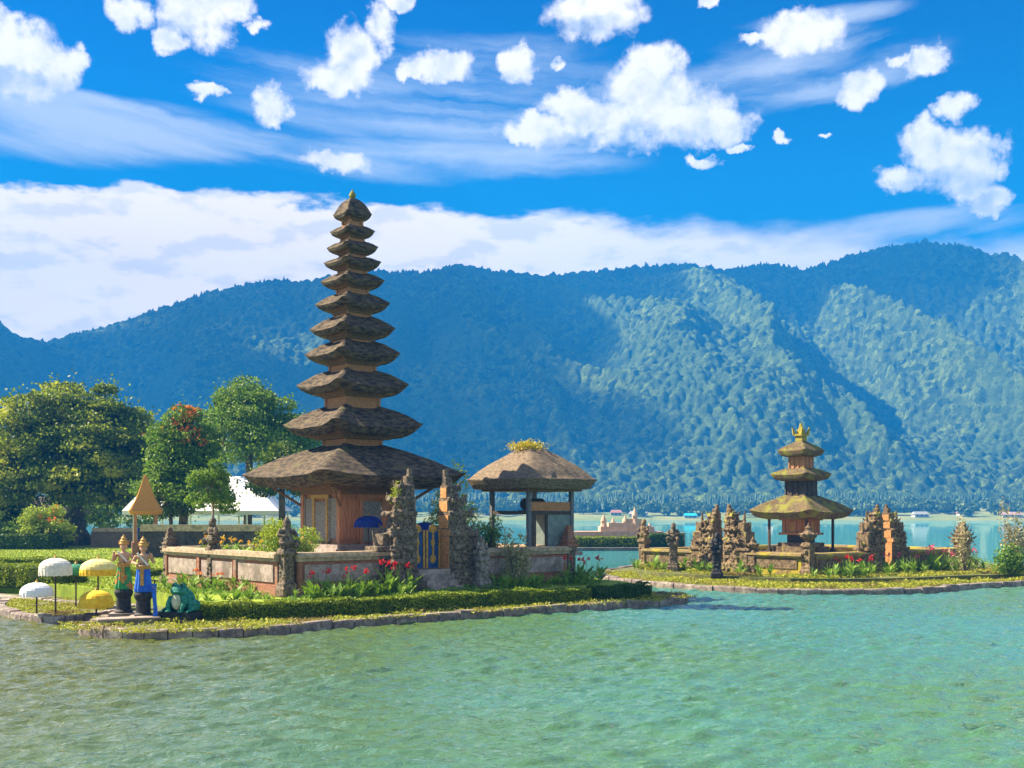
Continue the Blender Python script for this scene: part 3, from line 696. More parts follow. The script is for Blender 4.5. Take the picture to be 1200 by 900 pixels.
def small_pagoda():
    D = 70.8; f = D/F/1.41; z0 = 1.0
    def zz(py): return CH+(YH-py)*D/F-z0
    t = thing('pagoda', 'small three tiered pagoda with mossy brown roofs on the right island', 'pagoda', B(7.2, 5.6, z0), TH)
    mb = MB(); mb.cbox(0,0,2.35,2.35,0,.45); mb.cbox(0,0,2.2,2.2,.45,.62); mb.cbox(0,0,1.25,1.25,.62,.95); mb.cbox(0,0,1.05,1.05,.95,1.2); obj('plinth', mb, stonewarm, t)
    for x in (-1,1):
        for y in (-1,1):
            mb = MB(); mb.cbox(x*1.42,y*1.42,.065,.065,.8,2.95); mb.cbox(x*1.42,y*1.42,.14,.14,.62,.8); obj('post', mb, darkwood, t)
    mb = MB(); mb.cbox(0,0,.62,.62,1.2,1.75); obj('cella_base', mb, darkwood, t)
    mb = MB(); mb.cbox(0,0,.85,.85,1.75,2.85)
    for a in range(4):
        rot = Matrix.Rotation(a*math.pi/2, 4, 'Z')
        for x in (-.62,-.2,.2,.62): mb.box(x-.06,x+.06,-.92,-.84,1.8,2.8,0,rot)
        mb.box(-1.0,1.0,-1.0,-.83,1.70,1.84,0,rot); mb.box(-.98,.98,-.98,-.83,2.62,2.74,0,rot)
    obj('cella', mb, shaftwood, t)
    for a in range(4):
        rot = Matrix.Rotation(a*math.pi/2, 4, 'Z'); mb = MB(); mb.box(-.17,.17,-.9,-.83,1.95,2.55,0,rot); obj('door', mb, goldm, t)
    T = [(122,602,579),(71,558,548),(55,530,514)]
    for i, (w, ye, yt) in enumerate(T):
        half = w*f/2; th = .20+.07*half; ze = zz(ye)+th*.2; top = ze+(zz(yt)-ze)*.9
        shn = (.68, .52, .08)[i]
        o = obj('thatched_roof', roof_mesh(half, top-ze, shn+.04, th, half*.07, 40+i, bulge=.0), thatch3, t, True); o.location = (0,0,ze)
        b = ze-th*.85; mb = MB(); mb.cbox(0,0,half*.78,half*.78,b-.03,b+.08); mb.cbox(0,0,half*.66,half*.66,b-.12,b-.032); obj('eave_frame', mb, eavewood, t)
        if i < 2:
            z2 = zz(T[i+1][1]); mb = MB(); mb.cbox(0,0,shn,shn,top-.1,z2)
            for a in range(4):
                rot = Matrix.Rotation(a*math.pi/2, 4, 'Z')
                for x in (-shn, -shn/3, shn/3): mb.box(x-.04,x+.04,-shn-.06,-shn-.005,top,z2,0,rot)
            obj('shaft', mb, darkwood if i == 0 else shaftwood, t)
    zt_ = zz(514); mb = MB()
    mb.cbox(0,0,.26,.26,zt_-.15,zt_+.18); mb.cbox(0,0,.36,.36,zt_+.18,zt_+.30); mb.cbox(0,0,.2,.2,zt_+.30,zt_+.6)
    for a in range(4):
        rot = Matrix.Rotation(a*math.pi/2, 4, 'Z'); p = rot @ Vector((.30,.30,zt_+.3)); q = rot @ Vector((.38,.38,zt_+.72)); mb.bar(p, q, .12, .06, 5)
    mb.bar((0,0,zt_+.6),(0,0,zt_+1.0),.16,.08,6)
    obj('finial', mb, M('golden_moss_finial', (.40,.33,.03), (.28,.2,.05), 8), t)
small_pagoda()

# ------------------------------------------------------------------ open pavilion
def pavilion():
    z0 = 2.05; D = 53.3
    def zz(py): return CH+(YH-py)*D/F-z0
    t = thing('pavilion', 'open drum pavilion with a shaggy tan thatched roof beside the tall pagoda', 'pavilion', A(14.2, 1.75, z0), TH)
    mb = MB(); mb.cbox(0,0,1.75,1.75,-.02,.16); mb.cbox(0,0,1.6,1.6,.16,.28); obj('plinth', mb, paras, t)
    q = 1.36
    for x in (-1,1):
        for y in (-1,1):
            mb = MB(); mb.cbox(x*q,y*q,.09,.09,.28,3.2); mb.cbox(x*q,y*q,.15,.15,.28,.42); obj('post', mb, greywood, t)
    mb = MB()
    for a in range(4):
        rot = Matrix.Rotation(a*math.pi/2, 4, 'Z'); mb.box(-q+.08,q-.08,-q-.07,-q+.07,1.95+.002*a,2.12+.002*a,0,rot)
    obj('middle_rail', mb, darkwood, t)
    mb = MB(); mb.cbox(0,0,q-.02,q-.02,1.98,2.06); obj('upper_floor', mb, darkwood, t)
    # front right bay closed by a grey green panel, a dark jamb at its left
    mb = MB(); mb.box(-.2,q-.08,-q-.03,-q+.03,.28,1.95); obj('panel', mb, greenpanel, t)
    mb = MB(); mb.box(q-.03,q+.03,-q+.1,q-.1,.28,1.95); obj('panel', mb, greenpanel, t)
    mb = MB(); mb.box(-1.25,-.95,-q-.05,-q+.05,.28,1.95); mb.box(-.32,-.2,-q-.05,-q+.05,.28,1.95); obj('jamb', mb, darkwood, t)
    # parapet carved boards in the upper storey
    mb = MB()
    for a in (0, 1):
        rot = Matrix.Rotation(a*math.pi/2, 4, 'Z'); mb.box(-q+.1,q-.1,-q-.03,-q+.03,2.13,2.55,0,rot)
    obj('parapet', mb, shaftwood, t)
    mb = MB(); mb.bar((-.6,-.2,2.45),(.7,.1,2.45),.3,.3,12); obj('drum', mb, darkwood, t)
    mb = MB()
    mb.box(-.6,.7,-.3,.3,2.06,2.16)
    obj('drum_stand', mb, darkwood, t)
    half = 170*D/F/1.42/2; th = .40; ze = zz(563)
    o = obj('thatched_roof', roof_mesh(half, zz(524)-ze, .30, th, .05, 71, nexp=6, bulge=.10), thatch2, t, True); o.location = (0,0,ze)
    b = ze-th*.85; mb = MB(); mb.cbox(0,0,half*.80,half*.80,b-.06,b+.1); mb.cbox(0,0,half*.70,half*.70,b-.2,b-.062); obj('eave_frame', mb, eavewood, t)
    r = np.random.RandomState(8); n = 900; P = r.normal(size=(n,3))*(.40,.40,.12)+(-.25,.1,zz(523)); 
    V, Fq = cards(P, .18, .3, .5, 3); link('moss_tuft', npmesh('moss_tuft', V, Fq), leafmat('roof_moss', (.35,.33,.02), (.6,.45,.05), .3), t)
pavilion()

# ------------------------------------------------------------------ split gates
def candi(h, w, d, seed, twin=False, lumps=260, voxel=.05):
    r = random.Random(seed); mb = MB()
    L = [(0,.10,1.18,1.25),(.10,.15,1.05,1.1),(.15,.44,.80,.85),(.44,.475,1.0,1.08),(.475,.51,.9,.95),(.51,.62,.66,.72),(.62,.65,.84,.92),(.65,.74,.55,.6),(.74,.765,.68,.74),(.765,.85,.40,.46),(.85,.87,.5,.54),(.87,.94,.26,.3),(.94,1.0,.14,.16)]
    for a, b, ww, dd in L:
        mb.box(0, w*ww, -d*dd/2, d*dd/2, a*h, b*h+.01)
        if ww in (1.18,1.0,.9,.84,.68,.5) or b-a < .04:     # upturned corner horns on every ledge
            for y in (-1,1):
                for x in ([w*ww] if not twin else [w*ww, w*ww*.5]):
                    mb.bar((x*.92, y*d*dd/2*.9, b*h-.03), (x*1.08, y*d*dd/2*1.12, b*h+.22*h/5), .10*h/5, .025, 5)
    mb.box(w*.8, w*1.35, -d*.38, d*.38, 0, h*.36); mb.box(w*.8, w*1.5, -d*.45, d*.45, h*.33, h*.37); mb.box(w*.85, w*1.2, -d*.3, d*.3, h*.37, h*.47)
    mb.bar((w*1.3,0,h*.37),(w*1.45,0,h*.5),.13*h/5,.03,5); mb.box(w*1.2, w*1.7, -d*.42, d*.42, 0, h*.14)
    if twin:
        mb.box(w*.75, w*1.3, -d*.36, d*.36, h*.3, h*.6); mb.box(w*.8, w*1.15, -d*.3, d*.3, h*.6, h*.74); mb.bar((w*.95,0,h*.72),(w*.97,0,h*.92),.16*h/5,.03,6)
        mb.bar((w*1.25,0,h*.58),(w*1.3,0,h*.76),.15*h/5,.03,6); mb.box(w*1.2,w*1.75,-d*.34,d*.34,0,h*.3); mb.bar((w*1.55,0,h*.28),(w*1.6,0,h*.48),.2*h/5,.04,6)
    for i in range(lumps):
        z = r.uniform(.05, .86)*h
        ww = [q for q in L if q[0]*h <= z][-1]
        s = r.uniform(.06, .15)*h/5
        if r.random() < .62: x = r.uniform(.08, ww[2])*w; y = r.choice((-1,1))*d*ww[3]/2
        else: x = w*ww[2]; y = r.uniform(-.5,.5)*d*ww[3]
        rot = Euler((r.random()*3, r.random()*3, r.random()*3)).to_matrix()
        if r.random() < .5: mb.ball((max(x,s+.02),y,z), (s,s*.8,s*1.2), 6, 4, rot)
        else: mb.box(max(x-s,0.01), x+s, y-s, y+s, z-s*.7, z+s*.7, s*.3)
    return fuse(mb, voxel, 0)
mg = candi(5.15, 1.35, 1.05, 3, lumps=340, voxel=.036)
def gate(name, label, mesh, p, rz, gap, w, d, h, m, face=None, group='split temple gates', steps=None):
    t = thing(name, label, 'gate', p, rz, group)
    for sgn in (1, -1):
        o = link('gate_half', mesh, m, t); o.location = (sgn*gap/2, 0, 0); o.scale = (sgn, 1, 1)
        if face:
            mb = MB(); L = [(.02,.44,.78),(.445,.50,.92),(.51,.62,.66),(.65,.74,.54),(.765,.85,.40)]
            for a, b, dd in L: mb.box(sgn*gap/2-.02, sgn*gap/2+.02, -d*dd/2, d*dd/2, a*h, b*h)
            obj('inner_face', mb, face, t)
    if steps:
        mb = MB()
        for k in range(4): mb.box(-gap/2+.02, gap/2-.02, -d/2-.9+.3*k, d/2+.35, .0 if k == 0 else .22*k+.002, .22*(k+1))
        obj('steps', mb, steps, t)
    return t
g1 = gate('split_gate', 'tall dark carved split gate with orange inner face before the tall pagoda', mg, A(6.75,0,.78), TH, 1.7, 1.35, 1.05, 5.15, stone, brickor, steps=paras)
for sgn in (1,-1):                          # low blue and gold leaves of the gate
    mb = MB(); mb.box(min(sgn*.02,sgn*.8), max(sgn*.02,sgn*.8), .18, .26, .92, 2.5); dr = obj('gate_leaf', mb, bluepaint, g1)
    mb = MB(); x0 = sgn*.41
    for x in (sgn*.08, sgn*.74): mb.box(x-.05, x+.05, .14, .30, .92, 2.55)
    mb.box(x0-.05,x0+.05,.15,.29,1.3,2.4); mb.ball((x0,.18,1.3),(.17,.07,.2),10,6); mb.ball((x0,.18,2.0),(.12,.06,.16),10,6); mb.ball((x0,.2,2.6),(.22,.06,.2),10,6)
    obj('gilt_carving', mb, goldm, dr)
mg2 = candi(4.1, 1.3, 1.15, 8, True, 320, .036)
g2 = gate('split_gate', 'lichened split gate with many small spires, left of the small pagoda', mg2, B(0,6.1,.5), TH+R(-90), .75, 1.15, 1.15, 4.1, stonewarm, stonewarm)
g3 = gate('split_gate', 'lichened split gate with many small spires, right of the small pagoda', mg2, B(7.5,0,.5), TH, .8, 1.15, 1.15, 4.1, stonewarm, brickor)

# ------------------------------------------------------------------ pillars, shrines and guardians
def pillar(name, label, p, h, w, mat, kind='urn', rz=TH, group='stone pillars', seed=1, capm=None):
    r = random.Random(seed); t = thing(name, label, 'pillar', p, rz, group)
    mb = MB(); mb.cbox(0,0,w*.62,w*.62,0,h*.12); mb.cbox(0,0,w*.52,w*.52,h*.12,h*.18); mb.cbox(0,0,w*.40,w*.40,h*.18,h*.55); mb.cbox(0,0,w*.55,w*.55,h*.55,h*.60); mb.cbox(0,0,w*.46,w*.46,h*.60,h*.64)
    for i in range(36):
        a = r.uniform(0,6.28); z = r.uniform(.14,.62)*h; s = r.uniform(.04,.09)*w*1.6; mb.ball((math.cos(a)*w*.45, math.sin(a)*w*.45, z), s, 6, 4)
    link('pedestal', fuse(mb, .035, 1), mat, t)
    mb = MB()
    if kind == 'urn':
        mb.lathe([(.18*w,0),(.3*w,h*.04),(.75*w,h*.12),(.82*w,h*.17),(.5*w,h*.2),(.3*w,h*.24),(.34*w,h*.29),(.12*w,h*.33),(.02,h*.38)], 12, (0,0,h*.63))
        for i in range(10): a = i*.628; mb.ball((math.cos(a)*w*.8, math.sin(a)*w*.8, h*.80), w*.12, 6, 4)
        link('urn', fuse(mb, .03, 1), capm or mat, t)
    elif kind == 'spire':
        z = h*.63
        for k in range(5):
            s = w*(.6-.11*k); mb.cbox(0,0,s,s,z,z+h*.03); mb.cbox(0,0,s*.72,s*.72,z+h*.03,z+h*.08)
            for x in (-1,1):
                for y in (-1,1): mb.bar((x*s*.9,y*s*.9,z+h*.02),(x*s*1.15,y*s*1.15,z+h*.07),w*.08,w*.02,5)
            z += h*.075
        link('spire', fuse(mb, .03, 1), capm or mat, t)
    else:                                    # squatting guardian
        z = h*.63; q = h*.37
        mb.ball((0,0,z+q*.25),(q*.30,q*.26,q*.26)); mb.ball((0,0,z+q*.55),(q*.24,q*.2,q*.25)); mb.ball((0,-q*.03,z+q*.84),(q*.15,q*.16,q*.17))
        mb.lathe([(q*.16,0),(q*.12,q*.1),(q*.02,q*.2)], 8, (0,0,z+q*.92))
        for x in (-1,1):
            mb.bar((x*q*.15,0,z+q*.2),(x*q*.32,-q*.25,z+q*.22),q*.12,q*.1,7); mb.bar((x*q*.32,-q*.25,z+q*.24),(x*q*.26,-q*.22,z),q*.1,q*.08,7)
            mb.bar((x*q*.22,0,z+q*.68),(x*q*.36,-q*.06,z+q*.45),q*.085,q*.07,7); mb.bar((x*q*.36,-q*.06,z+q*.45),(x*q*.2,-q*.28,z+q*.45),q*.07,q*.055,7)
        link('guardian', fuse(mb, .03, 1), capm or mat, t)
    return t
pillar('stone_pillar', 'tall dark corner pillar topped by a small guardian where two brick walls meet', A(0,0,.78), 3.0, .55, stone, 'guardian', seed=2)
pillar('stone_pillar', 'pillar with a guardian halfway along the left brick wall', A(-.15,6.3,.78), 3.0, .5, stone, 'guardian', TH+R(-90), seed=3)
pillar('stone_pillar', 'end pillar of the brick wall beside the open pavilion', A(15.0,0,.78), 2.7, .62, stone, 'spire', seed=4, capm=brick)
pillar('stone_pillar', 'far end pillar of the left brick wall', A(0,11.3,.78), 2.6, .6, stone, 'spire', seed=5)
pillar('guardian_statue', 'grey guardian statue at the foot of the main gate, on its right', A(9.0,-.9,.78), 2.2, .55, M('pale_guardian', (.12,.10,.08),(.30,.26,.22),6,.9,.5,16), 'guardian', seed=6, group='gate guardians')
pillar('guardian_statue', 'dark guardian statue at the foot of the main gate, on its left', A(4.5,-.9,.78), 2.2, .55, stone, 'guardian', seed=7, group='gate guardians')
pillar('stone_pillar', 'near corner pillar with a wide mossy urn in front of the small pagoda', B(0,0,.5), 3.0, .62, stonewarm, 'urn', seed=8)
pillar('stone_pillar', 'golden lichened pillar ending the mossy wall at its far left', B(0,12.6,.5), 3.1, .62, stonewarm, 'guardian', TH+R(-90), seed=9)
pillar('stone_pillar', 'lone dark post with a figure in front of the mossy wall', (9.9,67.5,.5), 2.9, .55, stone, 'guardian', TH+R(-60), seed=10)
pillar('stone_pillar', 'slim black clothed post before the left split gate', (11.6,62.3,.4), 2.5, .5, blackst, 'guardian', TH+R(-60), seed=11)
pillar('stone_shrine', 'small stepped stone shrine at the right end of the low brown wall', B(17.2,0,.5), 3.0, 1.0, stonewarm, 'spire', seed=12)
pillar('stone_pillar', 'short pillar just right of the left split gate', B(-.2,3.7,.5), 2.2, .45, stonewarm, 'urn', seed=13)

# ------------------------------------------------------------------ ceremonial parasols
def parasol(label, p, rad, h, cloth, fringe=None, droop=.28, low=False):
    t = thing('parasol', label, 'parasol', p, rnd.uniform(0,1), 'ceremonial parasols')
    mb = MB(); mb.bar((0,0,-.2),(0,0,h*.97),.035,.03,8); obj('pole', mb, darkwood, t)
    n = 24; mb = MB(); prof = []
    for k in range(7):
        u = k/6; prof.append((rad*math.sin(u*math.pi/2)*1.0+.01, h-rad*.62*(1-math.cos(u*math.pi/2))))
    mb.lathe(prof[::-1], n, cap=False); c = obj('canopy', mb, cloth, t, False)
    zb = prof[-1][1]; mb = MB(); v = []; f = []; N = 72
    for i in range(N):
        a = 2*math.pi*i/N; r1 = rad*(1.02+.03*math.cos(i*2.1)); dz = droop*rad*2*(.85+.15*((i*7) % 5)/4)
        v += [(rad*math.cos(a),rad*math.sin(a),zb+.005),(r1*math.cos(a),r1*math.sin(a),zb-dz*.5),(r1*.985*math.cos(a),r1*.985*math.sin(a),zb-dz)]
    for i in range(N):
        j = (i+1) % N
        for q in (0,1): f.append((i*3+q,j*3+q,j*3+q+1,i*3+q+1))
    mb.add(v, f); obj('fringe', mb, fringe or cloth, t)
    mb = MB(); mb.lathe([(.05,0),(.07,.04),(.03,.09),(.01,.16)], 8, (0,0,h-.02)); obj('finial', mb, goldm, t)
    for i in range(0): pass
    return t
def gp(px, py, D, z): x, y, _ = at(px, py, D); return (x, y, z)
parasol('tall cream parasol with a deep fringe, taller of the two white ones on the islet', gp(65,718,41.6,.24), .58, 2.12, creamcloth)
parasol('short white parasol at the water edge, lower left of the tall cream one', gp(43,722,41.0,.22), .58, 1.25, white, droop=.14)
parasol('yellow fringed parasol on a thin pole between cream parasol and the statues', gp(115,708,44.0,.26), .68, 1.98, M('pale_yellow_cloth',(.80,.62,.18),(.85,.72,.3),5,.8), yelcloth, .20)
parasol('low bright yellow parasol almost touching the kerb', (-15.6,41.3,.24), .60, .92, yelcloth, yelcloth, .25)
parasol('navy blue parasol on a pale pole beside the pagoda door', A(5.6,2.9,2.05), .62, 1.9, bluecloth, bluecloth, .12)
parasol('small navy parasol glimpsed through the main gate', A(8.7,3.0,2.05), .6, 1.6, bluecloth, bluecloth, .12)
parasol('dark green parasol half hidden behind the tall cream one', gp(89,690,44.5,.26), .45, 1.75, M('green_cloth',(.02,.16,.09),(.04,.24,.12),5,.8), None, .2)

# ------------------------------------------------------------------ clothed statues and the frog
def statue(label, p, rz, skirt, arm):
    t = thing('temple_statue', label, 'statue', p, rz, 'pair of clothed statues by the water')
    mb = MB(); mb.cbox(0,0,.46,.46,-.3,.08); obj('base_slab', mb, paras, t)
    mb = MB(); mb.lathe([(.30,.08),(.33,.13),(.26,.2),(.25,.62),(.31,.72),(.33,.82),(.3,.9)], 20); obj('pedestal', mb, blackst, t)
    z = .9; mb = MB()
    for x in (-1,1): mb.tube([(x*.10,-.02,z),(x*.12,-.05,z+.42),(x*.10,0,z+.82)],[.075,.09,.12],10); mb.ball((x*.11,-.07,z+.04),(.07,.13,.05))
    mb.ball((0,0,z+.86),(.20,.15,.16),12,8); mb.ball((0,.01,z+1.1),(.19,.14,.22),12,8); mb.ball((0,.01,z+1.26),(.24,.13,.11),12,8); mb.bar((0,0,z+1.3),(0,-.01,z+1.48),.07,.065,10)
    mb.ball((0,-.02,z+1.56),(.115,.135,.15),12,10); mb.ball((0,-.155,z+1.54),(.025,.035,.035)); mb.ball((-.11,0,z+1.55),(.03,.03,.06)); mb.ball((.11,0,z+1.55),(.03,.03,.06))
    mb.ball((0,-.13,z+1.485),(.05,.025,.02)); mb.ball((-.045,-.135,z+1.58),(.028,.02,.016)); mb.ball((.045,-.135,z+1.58),(.028,.02,.016))
    for x in (-1,1):
        el = (x*.36,-.02,z+1.05) ; hd = (x*.16,-.28,z+1.0) if (x > 0) == arm else (x*.30,-.22,z+1.35)
        mb.tube([(x*.23,.01,z+1.28), el, hd], [.075,.06,.042], 9); mb.ball(hd, (.05,.06,.05))
        for q in range(4): mb.bar(hd, (hd[0]-x*.02+.022*(q-1.5), hd[1]-.08-.008*(q % 2), hd[2]+.02), .014, .010, 5)
        mb.bar(hd, (hd[0]-x*.05, hd[1]-.04, hd[2]+.05), .015, .012, 5)
    link('body', fuse(mb, .016, 2), skinst, t, True)
    mb = MB(); N = 28; prof = [(.30,.02),(.31,.12),(.27,.35),(.245,.6),(.225,.8),(.205,.9),(.19,.98)]
    v = []; f = []
    for j, (r_, zz_) in enumerate(prof):
        for i in range(N):
            a = 2*math.pi*i/N; rr = r_*(1+.06*math.cos(i*3.3)*(1-j/7)); v.append((rr*math.cos(a), rr*.8*math.sin(a), z+zz_))
    for j in range(len(prof)-1):
        for i in range(N): f.append((j*N+i,j*N+(i+1)%N,(j+1)*N+(i+1)%N,(j+1)*N+i))
    mb.add(v, f); obj('skirt', mb, skirt, t)
    mb = MB(); mb.lathe([(.225,.82),(.24,.87),(.24,.93),(.215,.97)], 20, (0,0,z), False); mb.box(-.06,.06,-.27,-.235,z+.25,z+.9); obj('sash', mb, goldm, t)
    mb = MB(); mb.bar((-.17,-.15,z+1.36),(.19,-.16,z+.95),.04,.04,6); mb.bar((-.19,.0,z+1.36),(-.17,-.15,z+1.36),.04,.04,6); obj('shawl', mb, creamcloth, t)
    mb = MB(); mb.lathe([(.135,0),(.16,.04),(.13,.09),(.14,.13),(.09,.19),(.1,.23),(.04,.3),(.01,.36)], 14, (0,-.01,z+1.62)); 
    for x in (-1,1): mb.bar((x*.13,0,z+1.62),(x*.19,.02,z+1.76),.04,.015,6)
    obj('headdress', mb, M('headdress_gold', (.5,.22,.04), (.62,.36,.08), 20, .6), t)
statue('statue in a green and orange wrap on a black pedestal, left of the pair', gp(145,712,39.6,.40), R(12), gcloth, True)
statue('statue in a bright blue wrap on a black pedestal, right of the pair', gp(168,714,38.8,.36), R(8), bcloth, False)
def blue_banner():
    mb = MB(); 
    pts = [(0,0,0),(.02,0,.4),(-.03,0,.9),(.0,0,1.3)]
    v = []; 
    for k in range(9):
        u = k/8; v += [(-.07+.03*math.sin(u*5), .04*math.sin(u*9), 1.3*u), (.09+.03*math.sin(u*5+1), .04*math.cos(u*8), 1.3*u)]
    mb.add(v, [(2*k,2*k+1,2*k+3,2*k+2) for k in range(8)])
    t = thing('cloth_banner', 'narrow blue cloth hanging on a post to the right of the blue statue', 'banner', gp(181,716,38.2,.3), R(15)); obj('cloth', mb, bcloth, t)
    mb = MB(); mb.bar((0,.06,-.2),(0,.06,1.45),.025,.025,6); mb.bar((-.12,.06,1.4),(.12,.06,1.4),.02,.02,6); obj('post', mb, darkwood, t)
blue_banner()
def frog():
    t = thing('frog_statue', 'teal painted frog statue with a pale belly on a black slab', 'statue', gp(213,714,38.6,.3), R(-20), sc=.86)
    mb = MB(); mb.box(-.85,.75,-.5,.5,-.1,.35); mb.box(-.9,.8,-.55,.55,-.25,.05); obj('slab', mb, blackst, t)
    mb = MB(); z = .35
    mb.ball((.05,.05,z+.48),(.50,.42,.48),14,10); mb.ball((.0,-.12,z+.86),(.40,.34,.24),14,10)
    for x in (-1,1):
        mb.ball((x*.2,-.18,z+1.06),(.12,.12,.13),10,8); mb.ball((x*.48+.05,.1,z+.25),(.22,.36,.25),10,8)
        mb.tube([(x*.55+.05,-.1,z+.15),(x*.62,-.42,z+.06)],[.12,.07],8); mb.tube([(x*.34,-.2,z+.6),(x*.38,-.40,z+.3),(x*.3,-.45,z+.05)],[.13,.1,.08],8); mb.ball((x*.3,-.5,z+.04),(.13,.13,.05))
        for q in (-1,0,1): mb.bar((x*.62,-.42,z+.05),(x*.62+q*.1,-.6,z+.03),.04,.025,6)
    mb.ball((0,-.40,z+.82),(.26,.1,.05))
    link('body', fuse(mb, .03, 3), tealpaint, t, True)
    mb = MB(); mb.ball((-.02,-.30,z+.42),(.24,.14,.34),12,8); obj('belly', mb, palebelly, t, True)
    for x in (-1,1): mb = MB(); mb.ball((x*.2,-.285,z+1.08),(.05,.03,.06)); obj('eye', mb, blackst, t)
frog()
def stone_block(label, p, rz, sx_, sy_, sz_, mat):
    t = thing('stone_plinth', label, 'plinth', p, rz); mb = MB(); mb.cbox(0,0,sx_,sy_,-.2,sz_*.7); obj('block', mb, mat, t); mb = MB(); mb.cbox(0,0,sx_+.06,sy_+.06,sz_*.7+.002,sz_); obj('top_slab', mb, mat, t)
stone_block('flat pinkish stone step in front of the two clothed statues', gp(150,722,37.9,.24), R(25), .95, .35, .22, paras)

# ------------------------------------------------------------------ hedges
def hedge(label, path, w, h, z, seed, leaf=hedgem, size=.085, dens=900, cat='hedge', group='clipped hedges'):
    t = thing('hedge', label, cat, (path[0][0], path[0][1], z), 0, group); ox, oy = path[0]
    P = smooth_poly(path, 2, False) if len(path) > 2 else path
    mb = MB(); v = []; hw = w/2
    r = np.random.RandomState(seed); pts = []
    for i, (x, y) in enumerate(P):
        a = P[max(0,i-1)]; b = P[min(len(P)-1,i+1)]; d = Vector((b[0]-a[0], b[1]-a[1])).normalized(); n = Vector((-d.y, d.x))
        for s, zz_ in ((-1,-.1),(-1,h*.92),(1,h*.92),(1,-.1)): v.append((x-ox+n.x*s*hw*.88, y-oy+n.y*s*hw*.88, zz_))
    f = []
    for i in range(len(P)-1):
        for q in range(3): f.append((i*4+q,(i+1)*4+q,(i+1)*4+q+1,i*4+q+1))
    f += [(0,1,2,3), tuple(len(P)*4-4+k for k in (3,2,1,0))]; mb.add(v, f); obj('branches', mb, hedgecore, t)
    for i in range(len(P)-1):
        a = np.array(P[i]); b = np.array(P[i+1]); L = np.linalg.norm(b-a); d = (b-a)/L; nn = np.array([-d[1], d[0]])
        k = int(L*(w+2*h)*dens); u = r.rand(k)*L; q = r.rand(k)*(w+2*h); jit = r.normal(size=k)*.02
        lat = np.where(q < h, -hw, np.where(q < h+w, q-h-hw, hw)); zz_ = np.where(q < h, q, np.where(q < h+w, h, w+2*h-q))
        wob = (vnoise((a[0]+d[0]*u)*2.2, (a[1]+d[1]*u)*2.2+zz_*2, seed)-.5)*.22
        lat = lat+np.sign(lat)*(jit+wob*(np.abs(lat) > hw*.98)); zz_ = zz_+(jit+wob)*((q > h) & (q < h+w))
        pts.append(np.stack([a[0]-ox+d[0]*u+nn[0]*lat, a[1]-oy+d[1]*u+nn[1]*lat, zz_], -1))
    for (e, o_) in ((P[0], P[1]), (P[-1], P[-2])):
        e = np.array(e); d = np.array(o_)-e; d /= np.linalg.norm(d); nn = np.array([-d[1], d[0]]); k = int(w*h*dens)
        lat = (r.rand(k)-.5)*w; pts.append(np.stack([e[0]-ox-d[0]*.03+nn[0]*lat, e[1]-oy-d[1]*.03+nn[1]*lat, r.rand(k)*h], -1))
    V, Fq = cards(np.concatenate(pts), size, .6, .2, seed); link('leaves', npmesh('leaves', V, Fq), leaf, t)
hedge('long low clipped hedge with sunlit top running in front of the brick compound', [(-11.2,39.0),(-8.3,39.9),(-3.4,43.5),(0,45.7),(3.15,47.6)], .9, .58, .24, 1)
hedge('short darker hedge at the tip of the main island, right of the long one', [(3.5,47.9),(6.0,49.5)], .8, .62, .24, 2, hedgedk)
hedge('thick low hedge along the water on the far left', [(-34,54.8),(-27,54.9),(-20.5,51.5)], 1.7, .95, .6, 3, hedgem, .10, 400)
hedge('second clipped hedge behind the waterside one on the left', [(-36,66),(-24.5,65)], 1.4, .7, .7, 4, hedgem, .12, 300)
hedge('low hedge on the lawn behind the statues', [(-25,60.5),(-18.5,57)], 1.2, .45, .7, 14, hedgem, .10, 300)
hedge('rounded dark hedge block under the big tree at the left edge', [(-62,103),(-42.5,103)], 5, 1.45, .7, 5, hedgedk, .22, 70)
hedge('bright narrow hedge in front of the left split gate of the small temple', [(9.4,70.5),(11.0,66.8)], .5, .25, .5, 6, hedgem, .09, 500)
hedge('long hedge with yellow top on the distant middle island', [(6.6,124),(14.8,124)], 2.2, 1.1, .35, 7, hedgem, .22, 90)
hedge('dark rough hedge at the right end of the distant island', [(15.4,124.5),(19.2,124.5)], 2.4, 1.5, .3, 8, hedgedk, .24, 90)

